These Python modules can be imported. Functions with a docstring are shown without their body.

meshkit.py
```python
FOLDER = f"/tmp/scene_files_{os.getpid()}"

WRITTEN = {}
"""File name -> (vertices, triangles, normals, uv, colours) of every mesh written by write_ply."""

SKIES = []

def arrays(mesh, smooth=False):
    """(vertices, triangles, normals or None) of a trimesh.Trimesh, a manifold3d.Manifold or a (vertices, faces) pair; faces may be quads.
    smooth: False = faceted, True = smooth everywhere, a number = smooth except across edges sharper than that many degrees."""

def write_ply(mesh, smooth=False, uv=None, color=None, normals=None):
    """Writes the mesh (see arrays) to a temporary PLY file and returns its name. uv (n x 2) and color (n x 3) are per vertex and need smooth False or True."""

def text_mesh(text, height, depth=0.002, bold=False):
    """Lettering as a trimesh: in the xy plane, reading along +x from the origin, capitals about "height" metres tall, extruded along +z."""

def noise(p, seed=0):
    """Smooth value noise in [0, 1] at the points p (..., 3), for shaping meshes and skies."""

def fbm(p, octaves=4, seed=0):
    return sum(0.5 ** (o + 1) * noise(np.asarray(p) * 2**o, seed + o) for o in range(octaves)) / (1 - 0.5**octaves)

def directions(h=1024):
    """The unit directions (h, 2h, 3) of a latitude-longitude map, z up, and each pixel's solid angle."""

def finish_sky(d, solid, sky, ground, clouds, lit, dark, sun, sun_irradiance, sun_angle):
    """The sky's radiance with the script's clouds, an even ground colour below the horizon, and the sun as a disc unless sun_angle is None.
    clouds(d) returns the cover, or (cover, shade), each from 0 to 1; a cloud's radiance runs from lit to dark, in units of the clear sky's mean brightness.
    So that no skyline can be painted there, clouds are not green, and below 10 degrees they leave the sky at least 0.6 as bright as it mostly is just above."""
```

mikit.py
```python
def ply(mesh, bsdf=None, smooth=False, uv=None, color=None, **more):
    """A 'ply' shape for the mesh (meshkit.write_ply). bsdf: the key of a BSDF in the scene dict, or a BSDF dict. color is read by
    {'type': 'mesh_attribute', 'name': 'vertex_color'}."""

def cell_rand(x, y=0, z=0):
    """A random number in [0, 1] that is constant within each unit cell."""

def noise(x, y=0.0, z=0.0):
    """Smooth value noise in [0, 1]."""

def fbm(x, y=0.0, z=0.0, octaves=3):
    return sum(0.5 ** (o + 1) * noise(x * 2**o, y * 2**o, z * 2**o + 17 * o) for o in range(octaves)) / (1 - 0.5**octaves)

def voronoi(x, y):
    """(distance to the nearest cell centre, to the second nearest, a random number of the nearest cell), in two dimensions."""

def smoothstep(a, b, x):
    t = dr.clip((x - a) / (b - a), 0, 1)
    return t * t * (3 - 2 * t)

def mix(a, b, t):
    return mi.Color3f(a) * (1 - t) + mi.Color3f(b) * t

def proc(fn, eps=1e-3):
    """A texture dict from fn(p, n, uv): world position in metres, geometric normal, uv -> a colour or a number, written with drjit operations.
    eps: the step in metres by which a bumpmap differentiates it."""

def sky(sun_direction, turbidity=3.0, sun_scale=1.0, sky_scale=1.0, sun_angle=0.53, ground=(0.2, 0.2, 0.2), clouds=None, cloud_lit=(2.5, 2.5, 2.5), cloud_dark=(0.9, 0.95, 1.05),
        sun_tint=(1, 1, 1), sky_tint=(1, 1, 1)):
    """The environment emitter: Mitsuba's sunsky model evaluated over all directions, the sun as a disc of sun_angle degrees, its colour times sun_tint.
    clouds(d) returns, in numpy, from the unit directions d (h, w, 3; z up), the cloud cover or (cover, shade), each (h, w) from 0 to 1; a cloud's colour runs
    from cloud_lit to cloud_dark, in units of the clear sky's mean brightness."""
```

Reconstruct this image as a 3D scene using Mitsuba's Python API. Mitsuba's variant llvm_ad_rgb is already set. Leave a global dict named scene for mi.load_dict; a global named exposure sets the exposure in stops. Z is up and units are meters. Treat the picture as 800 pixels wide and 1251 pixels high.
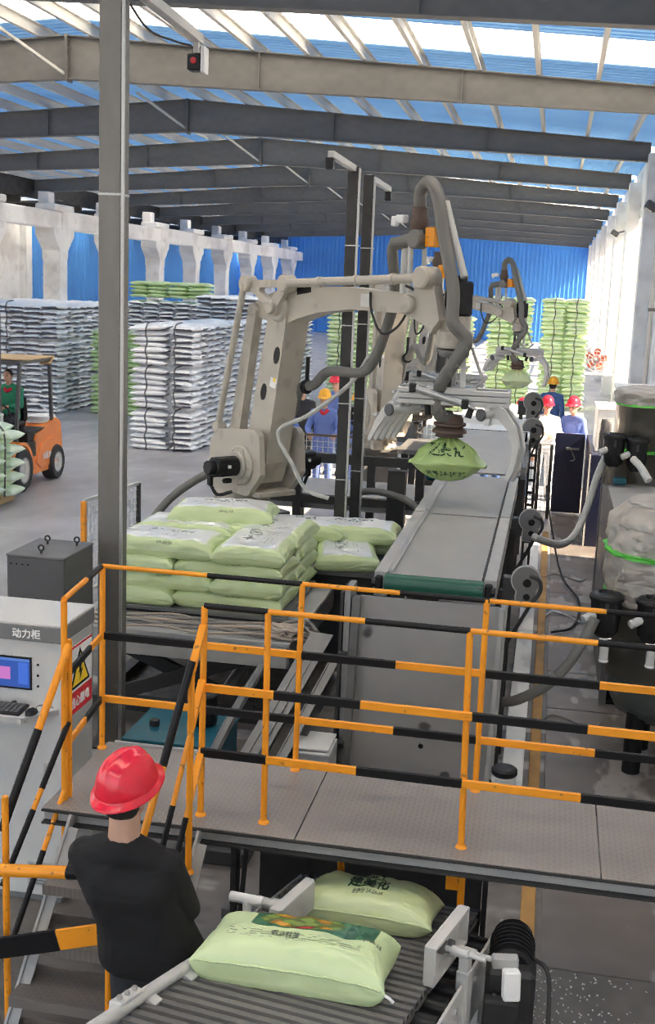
import glob, math, random
import numpy as np, trimesh, manifold3d as m3, drjit as dr, mitsuba as mi, mikit, meshkit
from mikit import proc, noise, fbm, voronoi, cell_rand, smoothstep, mix
from shapely import affinity
from shapely.geometry import Polygon, Point, box as sbox
from shapely.ops import unary_union
T = mi.ScalarTransform4f
rng = random.Random(7); nrng = np.random.RandomState(7)
scene, labels = {}, {}
PI = math.pi

# ---------------------------------------------------------------- camera, sky, exposure
# eye 3.4 m above the floor looking down the hall (+y), x to the right, z up
scene['camera'] = {'type': 'perspective', 'fov': 31.256, 'fov_axis': 'x', 'near_clip': 0.1, 'far_clip': 600.0,
    'to_world': T(np.array([[-0.98118443, -0.07377165, -0.17842326, 0.0], [-0.18904295, 0.17925322, 0.96546934, 0.0],
                            [-0.03924133, 0.98103314, -0.18982648, 3.4], [0, 0, 0, 1.0]]))}
SUN = np.array([0.78, -0.10, 0.62])
def cloud_cover(d):
    c = meshkit.fbm(d * np.array([3.0, 3.0, 6.0]) + 5.0, 4, 3)
    return np.clip((c - 0.30) * 3.0, 0, 1) * 0.85
scene['sky'] = mikit.sky(SUN, turbidity=4.0, sun_scale=2.0, sky_scale=1.0, ground=(0.30, 0.29, 0.27), clouds=cloud_cover,
                         cloud_lit=(2.3, 2.3, 2.3), cloud_dark=(1.2, 1.22, 1.28), sky_tint=(1.0, 1.0, 1.0))
exposure = 3.1

# ---------------------------------------------------------------- helpers
used = {}
def numbered(name):
    k = used.get(name, -1) + 1
    used[name] = k
    return name if k == 0 else '%s_%03d' % (name, k)
def thing(name, label, cat, group=None):
    key = numbered(name)
    labels[key] = {'label': label, 'category': cat}
    if group: labels[key]['group'] = group
    return key
def add(key, mesh, bsdf, smooth=False, to=None, **kw):
    d = mesh if isinstance(mesh, dict) else mikit.ply(mesh, bsdf, smooth, **kw)
    if to is not None: d = {**d, 'to_world': to}
    if bsdf is not None: d = {**d, 'bsdf': {'type': 'ref', 'id': bsdf}}
    scene[key] = d
    return key
def part(parent, name, mesh, bsdf, smooth=False, to=None, label=None, stuff=False, **kw):
    key = numbered(parent + '__' + name)
    add(key, mesh, bsdf, smooth, to, **kw)
    if label or stuff:
        labels[key] = {}
        if label: labels[key]['label'] = label
        if stuff: labels[key]['kind'] = 'stuff'
    return key
def solo(name, mesh, bsdf, label, cat, group=None, smooth=False, to=None, kind=None, **kw):
    key = thing(name, label, cat, group)
    if kind: labels[key]['kind'] = kind
    return add(key, mesh, bsdf, smooth, to, **kw)
def structure(name, mesh, bsdf, label, smooth=False):
    key = numbered(name)
    labels[key] = {'label': label, 'kind': 'structure'}
    if mesh is not None: add(key, mesh, bsdf, smooth)
    return key
def cat(ms): return trimesh.util.concatenate([m for m in ms if m is not None])
def bx(c, s, rz=0.0, ch=0.0, rx=0.0, ry=0.0):
    """box of size s centred at c, edges chamfered by ch, turned by rz about z"""
    hx, hy, hz = [v / 2 for v in s]
    if ch <= 0:
        m = trimesh.creation.box(extents=s)
    else:
        ch = min(ch, hx * .9, hy * .9, hz * .9)
        p = [(sx * (hx - a), sy * (hy - b), sz * (hz - d)) for sx in (-1, 1) for sy in (-1, 1) for sz in (-1, 1) for a, b, d in ((0, ch, ch), (ch, 0, ch), (ch, ch, 0))]
        m = trimesh.convex.convex_hull(np.array(p))
    for ang, axis in ((rx, [1, 0, 0]), (ry, [0, 1, 0]), (rz, [0, 0, 1])):
        if ang: m.apply_transform(trimesh.transformations.rotation_matrix(ang, axis))
    m.apply_translation(c)
    return m
def b2(x0, x1, y0, y1, z0, z1, ch=0.0):
    return bx(((x0 + x1) / 2, (y0 + y1) / 2, (z0 + z1) / 2), (abs(x1 - x0), abs(y1 - y0), abs(z1 - z0)), ch=ch)
def frame_of(d, up=(0, 0, 1)):
    d = np.asarray(d, float); d = d / np.linalg.norm(d)
    u = np.asarray(up, float)
    if abs(d @ u) > .98: u = np.array([0, 1.0, 0])
    s = np.cross(u, d); s /= np.linalg.norm(s)
    return s, np.cross(d, s), d
def bar(p0, p1, w, h, up=(0, 0, 1), ch=0.0):
    """square bar from p0 to p1: w sideways, h along up"""
    p0, p1 = np.array(p0, float), np.array(p1, float)
    s, u, d = frame_of(p1 - p0, up)
    m = bx((0, 0, 0), (w, h, np.linalg.norm(p1 - p0)), ch=ch)
    M = np.eye(4); M[:3, 0], M[:3, 1], M[:3, 2], M[:3, 3] = s, u, d, (p0 + p1) / 2
    m.apply_transform(M)
    return m
def catmull(pts, n=6):
    P = np.array(pts, float)
    if len(P) < 3: return P
    Q = np.vstack([2 * P[0] - P[1], P, 2 * P[-1] - P[-2]])
    out = []
    for i in range(1, len(Q) - 2):
        for t in np.linspace(0, 1, n, endpoint=False):
            a, b, c, d = Q[i - 1], Q[i], Q[i + 1], Q[i + 2]
            out.append(.5 * (2 * b + (c - a) * t + (2 * a - 5 * b + 4 * c - d) * t * t + (3 * b - a - 3 * c + d) * t ** 3))
    return np.array(out + [P[-1]])
def tube(pts, r, n=10, caps=True):
    P = np.array(pts, float)
    r = np.full(len(P), r) if np.isscalar(r) else np.asarray(r, float)
    d = np.gradient(P, axis=0) if len(P) > 2 else np.repeat((P[1:] - P[:1]), 2, 0)
    d /= np.linalg.norm(d, axis=1, keepdims=True) + 1e-12
    s, u, _ = frame_of(d[0])
    V, a = [], np.arange(n) * 2 * PI / n
    for i in range(len(P)):
        s = s - d[i] * (s @ d[i]); s /= np.linalg.norm(s); u = np.cross(d[i], s)
        V.append(P[i] + r[i] * (np.cos(a)[:, None] * s + np.sin(a)[:, None] * u))
    V = np.vstack(V); F = []
    for i in range(len(P) - 1):
        for k in range(n):
            a0, a1, b0, b1 = i * n + k, i * n + (k + 1) % n, (i + 1) * n + k, (i + 1) * n + (k + 1) % n
            F += [(a0, a1, b1), (a0, b1, b0)]
    if caps:
        c = len(V); V = np.vstack([V, P[0], P[-1]])
        for k in range(n):
            F += [(c, (k + 1) % n, k), (c + 1, (len(P) - 1) * n + k, (len(P) - 1) * n + (k + 1) % n)]
    return trimesh.Trimesh(V, np.array(F), process=False)
def rod(p0, p1, r, n=10, r1=None): return tube([p0, p1], [r, r if r1 is None else r1], n)
def hose(pts, r, n=10, k=7): return tube(catmull(pts, k), r, n)
def lathe(prof, n=24, c=(0, 0, 0), axis=(0, 0, 1)):
    """profile of (radius, height) turned about axis through c"""
    prof = np.array(prof, float); a = np.arange(n) * 2 * PI / n
    V = np.stack([np.outer(prof[:, 0], np.cos(a)), np.outer(prof[:, 0], np.sin(a)), np.outer(prof[:, 1], np.ones(n))], -1).reshape(-1, 3)
    F = []
    for i in range(len(prof) - 1):
        for k in range(n):
            a0, a1, b0, b1 = i * n + k, i * n + (k + 1) % n, (i + 1) * n + k, (i + 1) * n + (k + 1) % n
            F += [(a0, a1, b1), (a0, b1, b0)]
    m = trimesh.Trimesh(V, np.array(F), process=False)
    s, u, d = frame_of(axis, (0, 1, 0) if abs(axis[2]) > .9 else (0, 0, 1))
    M = np.eye(4); M[:3, 0], M[:3, 1], M[:3, 2], M[:3, 3] = s, u, d, c
    m.apply_transform(M)
    return m
def cyl(c, r, h, axis=(0, 0, 1), n=20, ch=.15):
    k = min(ch * r, h * .3)
    return lathe([(0, -h / 2), (r - k, -h / 2), (r, -h / 2 + k), (r, h / 2 - k), (r - k, h / 2), (0, h / 2)], n, c, axis)
def plate(poly, thick, O, ex, ey, hole=None):
    """polygon (2-D points or shapely) extruded by thick, centred on the plane through O spanned by ex, ey"""
    g = poly if hasattr(poly, 'area') else Polygon(poly)
    gs = list(getattr(g, 'geoms', [g]))
    m = cat([trimesh.creation.extrude_polygon(q, thick, engine='earcut') for q in gs])
    m.apply_translation((0, 0, -thick / 2))
    ex, ey = np.array(ex, float), np.array(ey, float); ez = np.cross(ex, ey)
    M = np.eye(4); M[:3, 0], M[:3, 1], M[:3, 2], M[:3, 3] = ex, ey, ez / np.linalg.norm(ez), O
    m.apply_transform(M)
    return m
def at(x, y, z=0.0, rz=0.0, s=(1, 1, 1), tilt=0.0, roll=0.0):
    return T().translate([x, y, z]).rotate([0, 0, 1], math.degrees(rz)).rotate([1, 0, 0], math.degrees(tilt)).rotate([0, 1, 0], math.degrees(roll)).scale(list(s))
# lettering: meshkit.text_mesh with the Chinese font of the same folder
def han_shape(text, height):
    from PIL import Image, ImageDraw, ImageFont
    f = glob.glob('/opt/blender-*/*/datafiles/fonts/Noto Sans CJK*') + glob.glob('/opt/blender-*/*/datafiles/fonts/Inter.woff2')
    font = ImageFont.truetype(f[0], 72)
    x0, y0, x1, y1 = font.getbbox(text, anchor='ls', stroke_width=1)
    im = Image.new('L', (x1 - x0 + 8, y1 - y0 + 8))
    ImageDraw.Draw(im).text((4 - x0, 4 - y0), text, 255, font, anchor='ls', stroke_width=1)
    on = np.pad(np.asarray(im) > 127, ((0, 0), (1, 1))).astype(np.int8)
    rows, st = np.nonzero(np.diff(on, axis=1) == 1); en = np.nonzero(np.diff(on, axis=1) == -1)[1]
    g = unary_union([sbox(a, -r - 1, b, -r) for r, a, b in zip(rows, st, en)]).buffer(.6).buffer(-.6).simplify(.6)
    bx0, by0, bx1, by1 = g.bounds
    s = height / (by1 - by0)
    return affinity.scale(affinity.translate(g, -(bx0 + bx1) / 2, -(by0 + by1) / 2), s, s, origin=(0, 0))
def lettering(shape, O, ex, ey, depth=.003): return plate(shape, depth, O, ex, ey)

# ---------------------------------------------------------------- materials
def rgb(c): return {'type': 'rgb', 'value': list(c)}
def mat(key, c, rough=.5, metal=0.0, bump=None, scale=0.0, eps=1e-3, two=True, **kw):
    b = {'type': 'principled', 'base_color': rgb(c) if isinstance(c, (tuple, list)) else proc(c), 'roughness': rough, 'metallic': metal, **kw}
    if bump is not None: b = {'type': 'bumpmap', 'arbitrary': {**proc(bump, eps)}, 'bsdf': b, 'scale': scale}
    scene[key] = {'type': 'twosided', 'bsdf': b} if two else b
def f_floor(p, n, uv):
    a = fbm(p.x * .35, p.y * .35, 2.0, 4); b = fbm(p.x * 2.3 + 9, p.y * 1.2, 7.0, 4); c = noise(p.x * 14, p.y * 14, 3.0)
    base = mix((.065, .058, .052), (.145, .133, .122), smoothstep(.3, .7, a * .6 + b * .4))
    base = base * (.88 + .24 * c)
    scuff = smoothstep(.60, .72, fbm(p.x * 1.1 + 3, p.y * 4.0, 1.0, 4)) * smoothstep(.45, .6, b)
    base = mix(base, mi.Color3f(.46, .45, .43), scuff * .55)
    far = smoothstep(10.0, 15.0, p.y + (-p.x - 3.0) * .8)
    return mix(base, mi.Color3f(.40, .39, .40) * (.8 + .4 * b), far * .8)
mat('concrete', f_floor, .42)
def f_floorplate(p, n, uv):
    b = fbm(p.x * 3.0, p.y * 3.0, 7.0, 4); s = smoothstep(.58, .70, fbm(p.x * 5.0 + 3, p.y * 2.0, 1.0, 4))
    return mix(mix((.10, .088, .08), (.18, .16, .148), b), (.42, .41, .39), s * .45)
mat('floor_steel', f_floorplate, .38)
def f_white(p, n, uv):
    b = fbm(p.x * .8 + p.z * .3, p.y * .8, p.z * .9, 4); k = smoothstep(.55, .75, fbm(p.x * 3, p.y * 3, p.z * 2.2, 3))
    return mix(mix((.70, .69, .68), (.88, .88, .87), smoothstep(.3, .6, b)), (.48, .47, .46), k * .3)
mat('whitewash', f_white, .85)
def f_blue(p, n, uv):
    return mix((.075, .27, .68), (.10, .36, .82), fbm(p.x * .5, p.y * .5, p.z * .8, 3))
mat('blue_sheet', f_blue, .45)
scene['roof_blue'] = {'type': 'principledthin', 'base_color': proc(lambda p, n, uv: mix((.20, .44, .80), (.32, .58, .90), fbm(p.x * .4, p.y * .6, 1.0, 3))), 'roughness': .45, 'diff_trans': .16}
scene['skylight'] = {'type': 'principledthin', 'base_color': rgb((.92, .94, .95)), 'roughness': .6, 'diff_trans': 1.5, 'spec_trans': 0.0}
def f_rafter(p, n, uv):
    return mix((.115, .115, .112), (.195, .192, .186), fbm(p.x * .6, p.y * .3, p.z * 2.0, 4)) * (.92 + .16 * noise(p.x * 9, p.y, p.z * 9))
mat('rafter_paint', f_rafter, .55)
mat('purlin_grey', (.52, .52, .50), .5)
def f_galv(p, n, uv):
    a = fbm(p.x * 6, p.y * 6, p.z * 1.5, 4)
    return mix((.13, .125, .115), (.22, .21, .195), a)
mat('post_steel', f_galv, .42, .4)
def f_cream(p, n, uv):
    a = fbm(p.x * 4, p.y * 4, p.z * 4, 3); d = smoothstep(.60, .78, fbm(p.x * 9 + 3, p.y * 9, p.z * 5, 3))
    return mix(mix((.40, .362, .305), (.48, .442, .378), a), (.24, .215, .175), d * .35)
mat('robot_cream', f_cream, .42)
def f_orange(p, n, uv):
    w = smoothstep(.72, .78, fbm(p.x * 34, p.y * 34, p.z * 34, 3))
    return mix(mix((.78, .265, .010), (.86, .33, .016), noise(p.x * 5, p.y * 5, p.z * 5)), (.16, .09, .05), w * .6)
mat('rail_orange', f_orange, .38)
mat('rail_black', (.007, .007, .008), .4, specular=.25)
mat('black_plastic', (.009, .009, .010), .38, specular=.35)
mat('rubber', (.03, .03, .03), .7)
mat('dark_steel', lambda p, n, uv: mix((.022, .022, .023), (.052, .051, .05), fbm(p.x * 5, p.y * 5, p.z * 5, 3)), .45, .3)
mat('mid_steel', lambda p, n, uv: mix((.12, .12, .12), (.20, .196, .19), fbm(p.x * 5, p.y * 5, p.z * 5, 3)), .42, .4)
mat('grey_paint', lambda p, n, uv: mix((.30, .30, .295), (.37, .365, .355), fbm(p.x * 5, p.y * 5, p.z * 5, 3)), .45)
mat('light_grey', lambda p, n, uv: mix((.50, .495, .475), (.60, .595, .57), fbm(p.x * 5, p.y * 5, p.z * 5, 3)), .45)
mat('white_paint', (.78, .78, .77), .4)
mat('aluminium', (.46, .46, .45), .34, .6)
mat('chrome', (.75, .75, .75), .18, 1.0)
mat('belt_grey', lambda p, n, uv: mix((.235, .235, .232), (.32, .315, .305), fbm(p.x * 3, p.y * 1.4, 2.0, 4)), .5)
mat('belt_rib', lambda p, n, uv: mix((.115, .112, .108), (.19, .185, .178), fbm(p.x * 3, p.y * 9, 2.0, 4)), .55)
mat('belt_green', (.012, .085, .055), .4)
def f_chute(p, n, uv):
    a = fbm(p.x * 2.5, p.y * 2, p.z * 2.5, 4); s = smoothstep(.72, .8, fbm(p.x * 6 + 2, p.y * 6, p.z * 6, 2))
    return mix(mix((.25, .245, .24), (.36, .355, .35), a), (.08, .08, .08), s)
mat('chute_steel', f_chute, .4, .35)
def f_diamond(p, n, uv):
    u, v = p.x * 42.0, p.y * 42.0
    i, j = dr.floor(u), dr.floor(v)
    fu, fv = u - i - .5, v - j - .5
    odd = (i + j) - 2 * dr.floor((i + j) * .5)
    a = dr.select(odd > .5, fu + fv, fu - fv); b = dr.select(odd > .5, fu - fv, fu + fv)
    return 1 - smoothstep(.55, 1.0, dr.sqrt(dr.square(a * 1.1) + dr.square(b * 3.2)))
def f_walk(p, n, uv):
    a = fbm(p.x * 2.2, p.y * 2.2, 4.0, 4); k = f_diamond(p, n, uv)
    return mix(mix((.20, .177, .16), (.30, .27, .25), a), (.40, .375, .35), k * .22)
mat('checker_plate', f_walk, .40, .25, bump=f_diamond, scale=.0010, eps=2e-3)
mat('tread_plate', lambda p, n, uv: f_walk(p, n, uv) * .72, .42, .25, bump=f_diamond, scale=.0016, eps=2e-3)
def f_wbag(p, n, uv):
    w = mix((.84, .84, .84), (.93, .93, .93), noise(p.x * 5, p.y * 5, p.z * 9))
    ink_shade = dr.select(uv.x > 1.5, 1.0, 0.0) * smoothstep(.07, .10, uv.y) * (1 - smoothstep(.90, .93, uv.y)) * smoothstep(.26, .36, fbm(p.x * 3, p.y * 3, p.z * 3, 2))  # dark undersides paint the shade in the gaps between stacked bags
    return mix(w, (.035, .035, .07), ink_shade * .92)
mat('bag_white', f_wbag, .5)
mat('bag_green', lambda p, n, uv: mix((.44, .58, .27), (.56, .70, .38), noise(p.x * 4, p.y * 4, p.z * 9)), .42)
mat('bag_green_lit', lambda p, n, uv: mix((.62, .75, .46), (.74, .85, .58), noise(p.x * 4, p.y * 4, p.z * 9)), .42)  # paler green copy, the bright daylight on far stacks put into its colour
mat('bag_pale', lambda p, n, uv: mix((.62, .74, .55), (.74, .83, .68), noise(p.x * 4, p.y * 4, p.z * 9)), .42)
def f_crinkle(p, n, uv):
    a = dr.abs(noise(p.x * 11 + 3 * noise(p.y * 6, p.z * 6), p.y * 11, p.z * 14) - .5); b = dr.abs(noise(p.x * 27, p.y * 27 + 2 * noise(p.x * 9, p.z * 5), p.z * 30 + 4) - .5)
    return a * 1.3 + b * .45
def f_film(p, n, uv):
    return mix((.55, .645, .335), (.64, .73, .43), fbm(p.x * 5, p.y * 5, p.z * 5, 3))
mat('bag_film', f_film, .27, bump=f_crinkle, scale=.012, eps=3e-3, specular=.6, clearcoat=.35, clearcoat_gloss=.8)
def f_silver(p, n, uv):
    # green film with dark print; skylight reflection painted pale on the upper face (uv 0..1 there)
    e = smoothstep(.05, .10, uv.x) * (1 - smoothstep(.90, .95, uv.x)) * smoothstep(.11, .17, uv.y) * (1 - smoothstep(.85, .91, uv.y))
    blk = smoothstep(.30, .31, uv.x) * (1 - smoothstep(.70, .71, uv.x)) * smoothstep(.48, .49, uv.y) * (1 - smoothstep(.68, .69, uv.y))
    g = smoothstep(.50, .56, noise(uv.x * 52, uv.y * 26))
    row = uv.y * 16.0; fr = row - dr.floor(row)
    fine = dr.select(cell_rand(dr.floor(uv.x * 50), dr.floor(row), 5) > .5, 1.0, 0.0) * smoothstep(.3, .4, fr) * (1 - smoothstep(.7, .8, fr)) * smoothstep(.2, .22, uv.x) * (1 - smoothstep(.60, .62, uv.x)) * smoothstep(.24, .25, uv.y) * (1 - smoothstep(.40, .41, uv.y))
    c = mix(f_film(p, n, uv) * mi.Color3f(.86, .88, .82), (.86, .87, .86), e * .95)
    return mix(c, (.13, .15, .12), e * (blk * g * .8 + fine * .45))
def f_sheen(p, n, uv):  # metalness over the area of the painted reflection
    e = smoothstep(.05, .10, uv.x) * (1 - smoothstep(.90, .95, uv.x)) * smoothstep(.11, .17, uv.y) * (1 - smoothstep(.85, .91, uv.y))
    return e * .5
scene['bag_silver'] = {'type': 'twosided', 'bsdf': {'type': 'bumpmap', 'arbitrary': proc(f_crinkle, 3e-3), 'scale': .022, 'bsdf': {'type': 'principled', 'base_color': proc(f_silver), 'roughness': .21, 'metallic': proc(f_sheen), 'specular': .65, 'clearcoat': .4, 'clearcoat_gloss': .85}}}
def f_picture(p, n, uv):
    # printed front of the big bag: dark green field with a heap of produce, lines of small print below
    c = mix((.56, .70, .36), (.66, .79, .46), fbm(p.x * 5, p.y * 5, p.z * 5, 3))
    pan = smoothstep(.24, .25, uv.x) * (1 - smoothstep(.90, .91, uv.x)) * smoothstep(.44, .455, uv.y) * (1 - smoothstep(.93, .94, uv.y))
    d1, d2, w = voronoi(uv.x * 11.0 + 1.0, uv.y * 9.0)
    d3, d4, w2 = voronoi(uv.x * 23.0, uv.y * 6.0 + 3.0)
    field = mix((.015, .09, .05), (.05, .20, .09), w2)
    fruit = mix(mix((.62, .26, .02), (.68, .42, .04), w), mix((.50, .05, .03), (.20, .30, .05), smoothstep(.55, .6, w)), smoothstep(.40, .45, w))
    heap = 1 - smoothstep(.85, 1.0, dr.sqrt(dr.square((uv.x - .50) / .24) + dr.square((uv.y - .66) / .20)))
    c = mix(c, mix(field, fruit * (1 - .5 * smoothstep(.3, .5, d1)), heap), pan)
    row = uv.y * 26.0; fr = row - dr.floor(row)
    ink_shade = dr.select(cell_rand(dr.floor(uv.x * 46), dr.floor(row), 5) > .38, 1.0, 0.0) * smoothstep(.25, .32, fr) * (1 - smoothstep(.72, .8, fr))
    txt = smoothstep(.14, .15, uv.x) * (1 - smoothstep(.84, .85, uv.x)) * smoothstep(.21, .215, uv.y) * (1 - smoothstep(.36, .365, uv.y))
    return mix(c, (.20, .27, .14), ink_shade * txt * .75)
mat('bag_print', f_picture, .27, bump=f_crinkle, scale=.010, eps=3e-3, specular=.6, clearcoat=.35, clearcoat_gloss=.8)
mat('bag_dark_green', lambda p, n, uv: mix((.33, .47, .14), (.42, .56, .22), fbm(p.x * 5, p.y * 5, p.z * 5, 3)), .27, bump=f_crinkle, scale=.010, eps=3e-3, specular=.6, clearcoat=.35, clearcoat_gloss=.8)
mat('ink_green', (.025, .06, .03), .5)
mat('ink_grey', (.14, .17, .11), .5)
mat('helmet_red', (.74, .012, .035), .16, specular=.6, clearcoat=.6, clearcoat_gloss=.95)
mat('helmet_yellow', (.90, .42, .02), .3)
mat('shirt_black', lambda p, n, uv: mix((.004, .004, .005), (.008, .008, .009), fbm(p.x * 12, p.y * 12, p.z * 12, 3)), .8, sheen=.15,
    bump=lambda p, n, uv: fbm(p.x * 9 + p.z * 4, p.y * 9, p.z * 14, 3), scale=.014, eps=4e-3)
mat('trouser_dark', (.022, .023, .028), .8)
mat('skin', lambda p, n, uv: mix((.50, .29, .20), (.58, .36, .26), fbm(p.x * 14, p.y * 14, p.z * 14, 3)), .5)
mat('hair', (.012, .010, .009), .6)
mat('overall_blue', lambda p, n, uv: mix((.10, .16, .42), (.17, .24, .55), fbm(p.x * 8, p.y * 8, p.z * 8, 3)), .8)
mat('navy_cloth', (.05, .11, .28), .8)
mat('white_cloth', (.80, .80, .80), .8)
mat('red_cloth', (.55, .03, .05), .8)
mat('green_cloth', (.02, .22, .12), .75)
mat('truck_orange', (.86, .25, .05), .32, clearcoat=.4)
mat('tyre', (.035, .035, .036), .75)
mat('plywood', (.55, .38, .20), .6)
mat('cabinet_white', lambda p, n, uv: mix((.50, .50, .488), (.55, .55, .538), fbm(p.x * 2, p.y * 2, p.z * 2, 3)), .4)
mat('cabinet_side', (.40, .40, .39), .45)
mat('cabinet_band', (.16, .165, .165), .4)
mat('box_grey', (.085, .085, .09), .4)
mat('navy_steel', (.010, .012, .035), .32)
mat('teal_paint', (.008, .085, .12), .4)
mat('sign_red', (.62, .03, .04), .45)
mat('sign_yellow', (.85, .60, .03), .45)
mat('orange_strip', lambda p, n, uv: mix((.50, .27, .07), (.30, .17, .06), fbm(p.x * 9, p.y * 4, 3.0, 3)), .6)
mat('white_strip', lambda p, n, uv: mix((.72, .72, .71), (.52, .51, .50), smoothstep(.45, .7, fbm(p.x * 8, p.y * 2.5, p.z * 8, 4))), .5)
mat('cable_grey', (.20, .185, .17), .6)
mat('rope_tan', (.36, .30, .25), .85)
mat('hose_grey', (.15, .145, .132), .45)
mat('hose_light', (.46, .455, .43), .45)
mat('tank_dark', (.055, .065, .062), .35)
scene['film'] = {'type': 'principledthin', 'base_color': rgb((.52, .48, .42)), 'roughness': .16, 'spec_trans': .88, 'diff_trans': .8, 'eta': 1.3}
mat('film_wrap', lambda p, n, uv: mix((.27, .245, .21), (.45, .42, .375), fbm(p.x * 6, p.y * 6, p.z * 4, 3)), .3, bump=f_crinkle, scale=.03, eps=3e-3, specular=.6, clearcoat=.4)
mat('tape_green', (.10, .50, .06), .4)
mat('brown_rubber', (.10, .065, .05), .6)
mat('pellet', (.80, .80, .78), .6)
mat('wire', (.62, .62, .60), .4, .4)
mat('fan_red', (.50, .10, .05), .5)
mat('lens_red', (.5, .01, .02), .3)
scene['screen_glow'] = {'type': 'diffuse', 'reflectance': rgb((.02, .02, .03))}
scene['glass'] = {'type': 'thindielectric'}
# ================================================================ the hall
RX, EAVE, RIDGE = 1.80, -19.9, -9.05                                 # right wall, left eave, ridge
def zb(x): return 6.92 - .045 * abs(x - RIDGE)                       # underside of the rafters
def zt(x): return 7.66 - .076 * abs(x - RIDGE)                       # their top
BAYS = [0.4, 7.6, 14.75, 21.2, 28.4, 35.6, 42.8, 50.0, 57.2, 64.4, 71.6, 78.8]
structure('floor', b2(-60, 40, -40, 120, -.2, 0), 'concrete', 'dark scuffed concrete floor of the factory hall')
for k in range(16):                                                    # aisle of steel floor plates beside the conveyor
    y0 = 5.6 + k * .98
    part('floor', 'steel_plate', b2(.17, 1.75, y0 + .006, y0 + .974, -.01, .006 + .002 * (k % 3), ch=.003), 'floor_steel')

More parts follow.
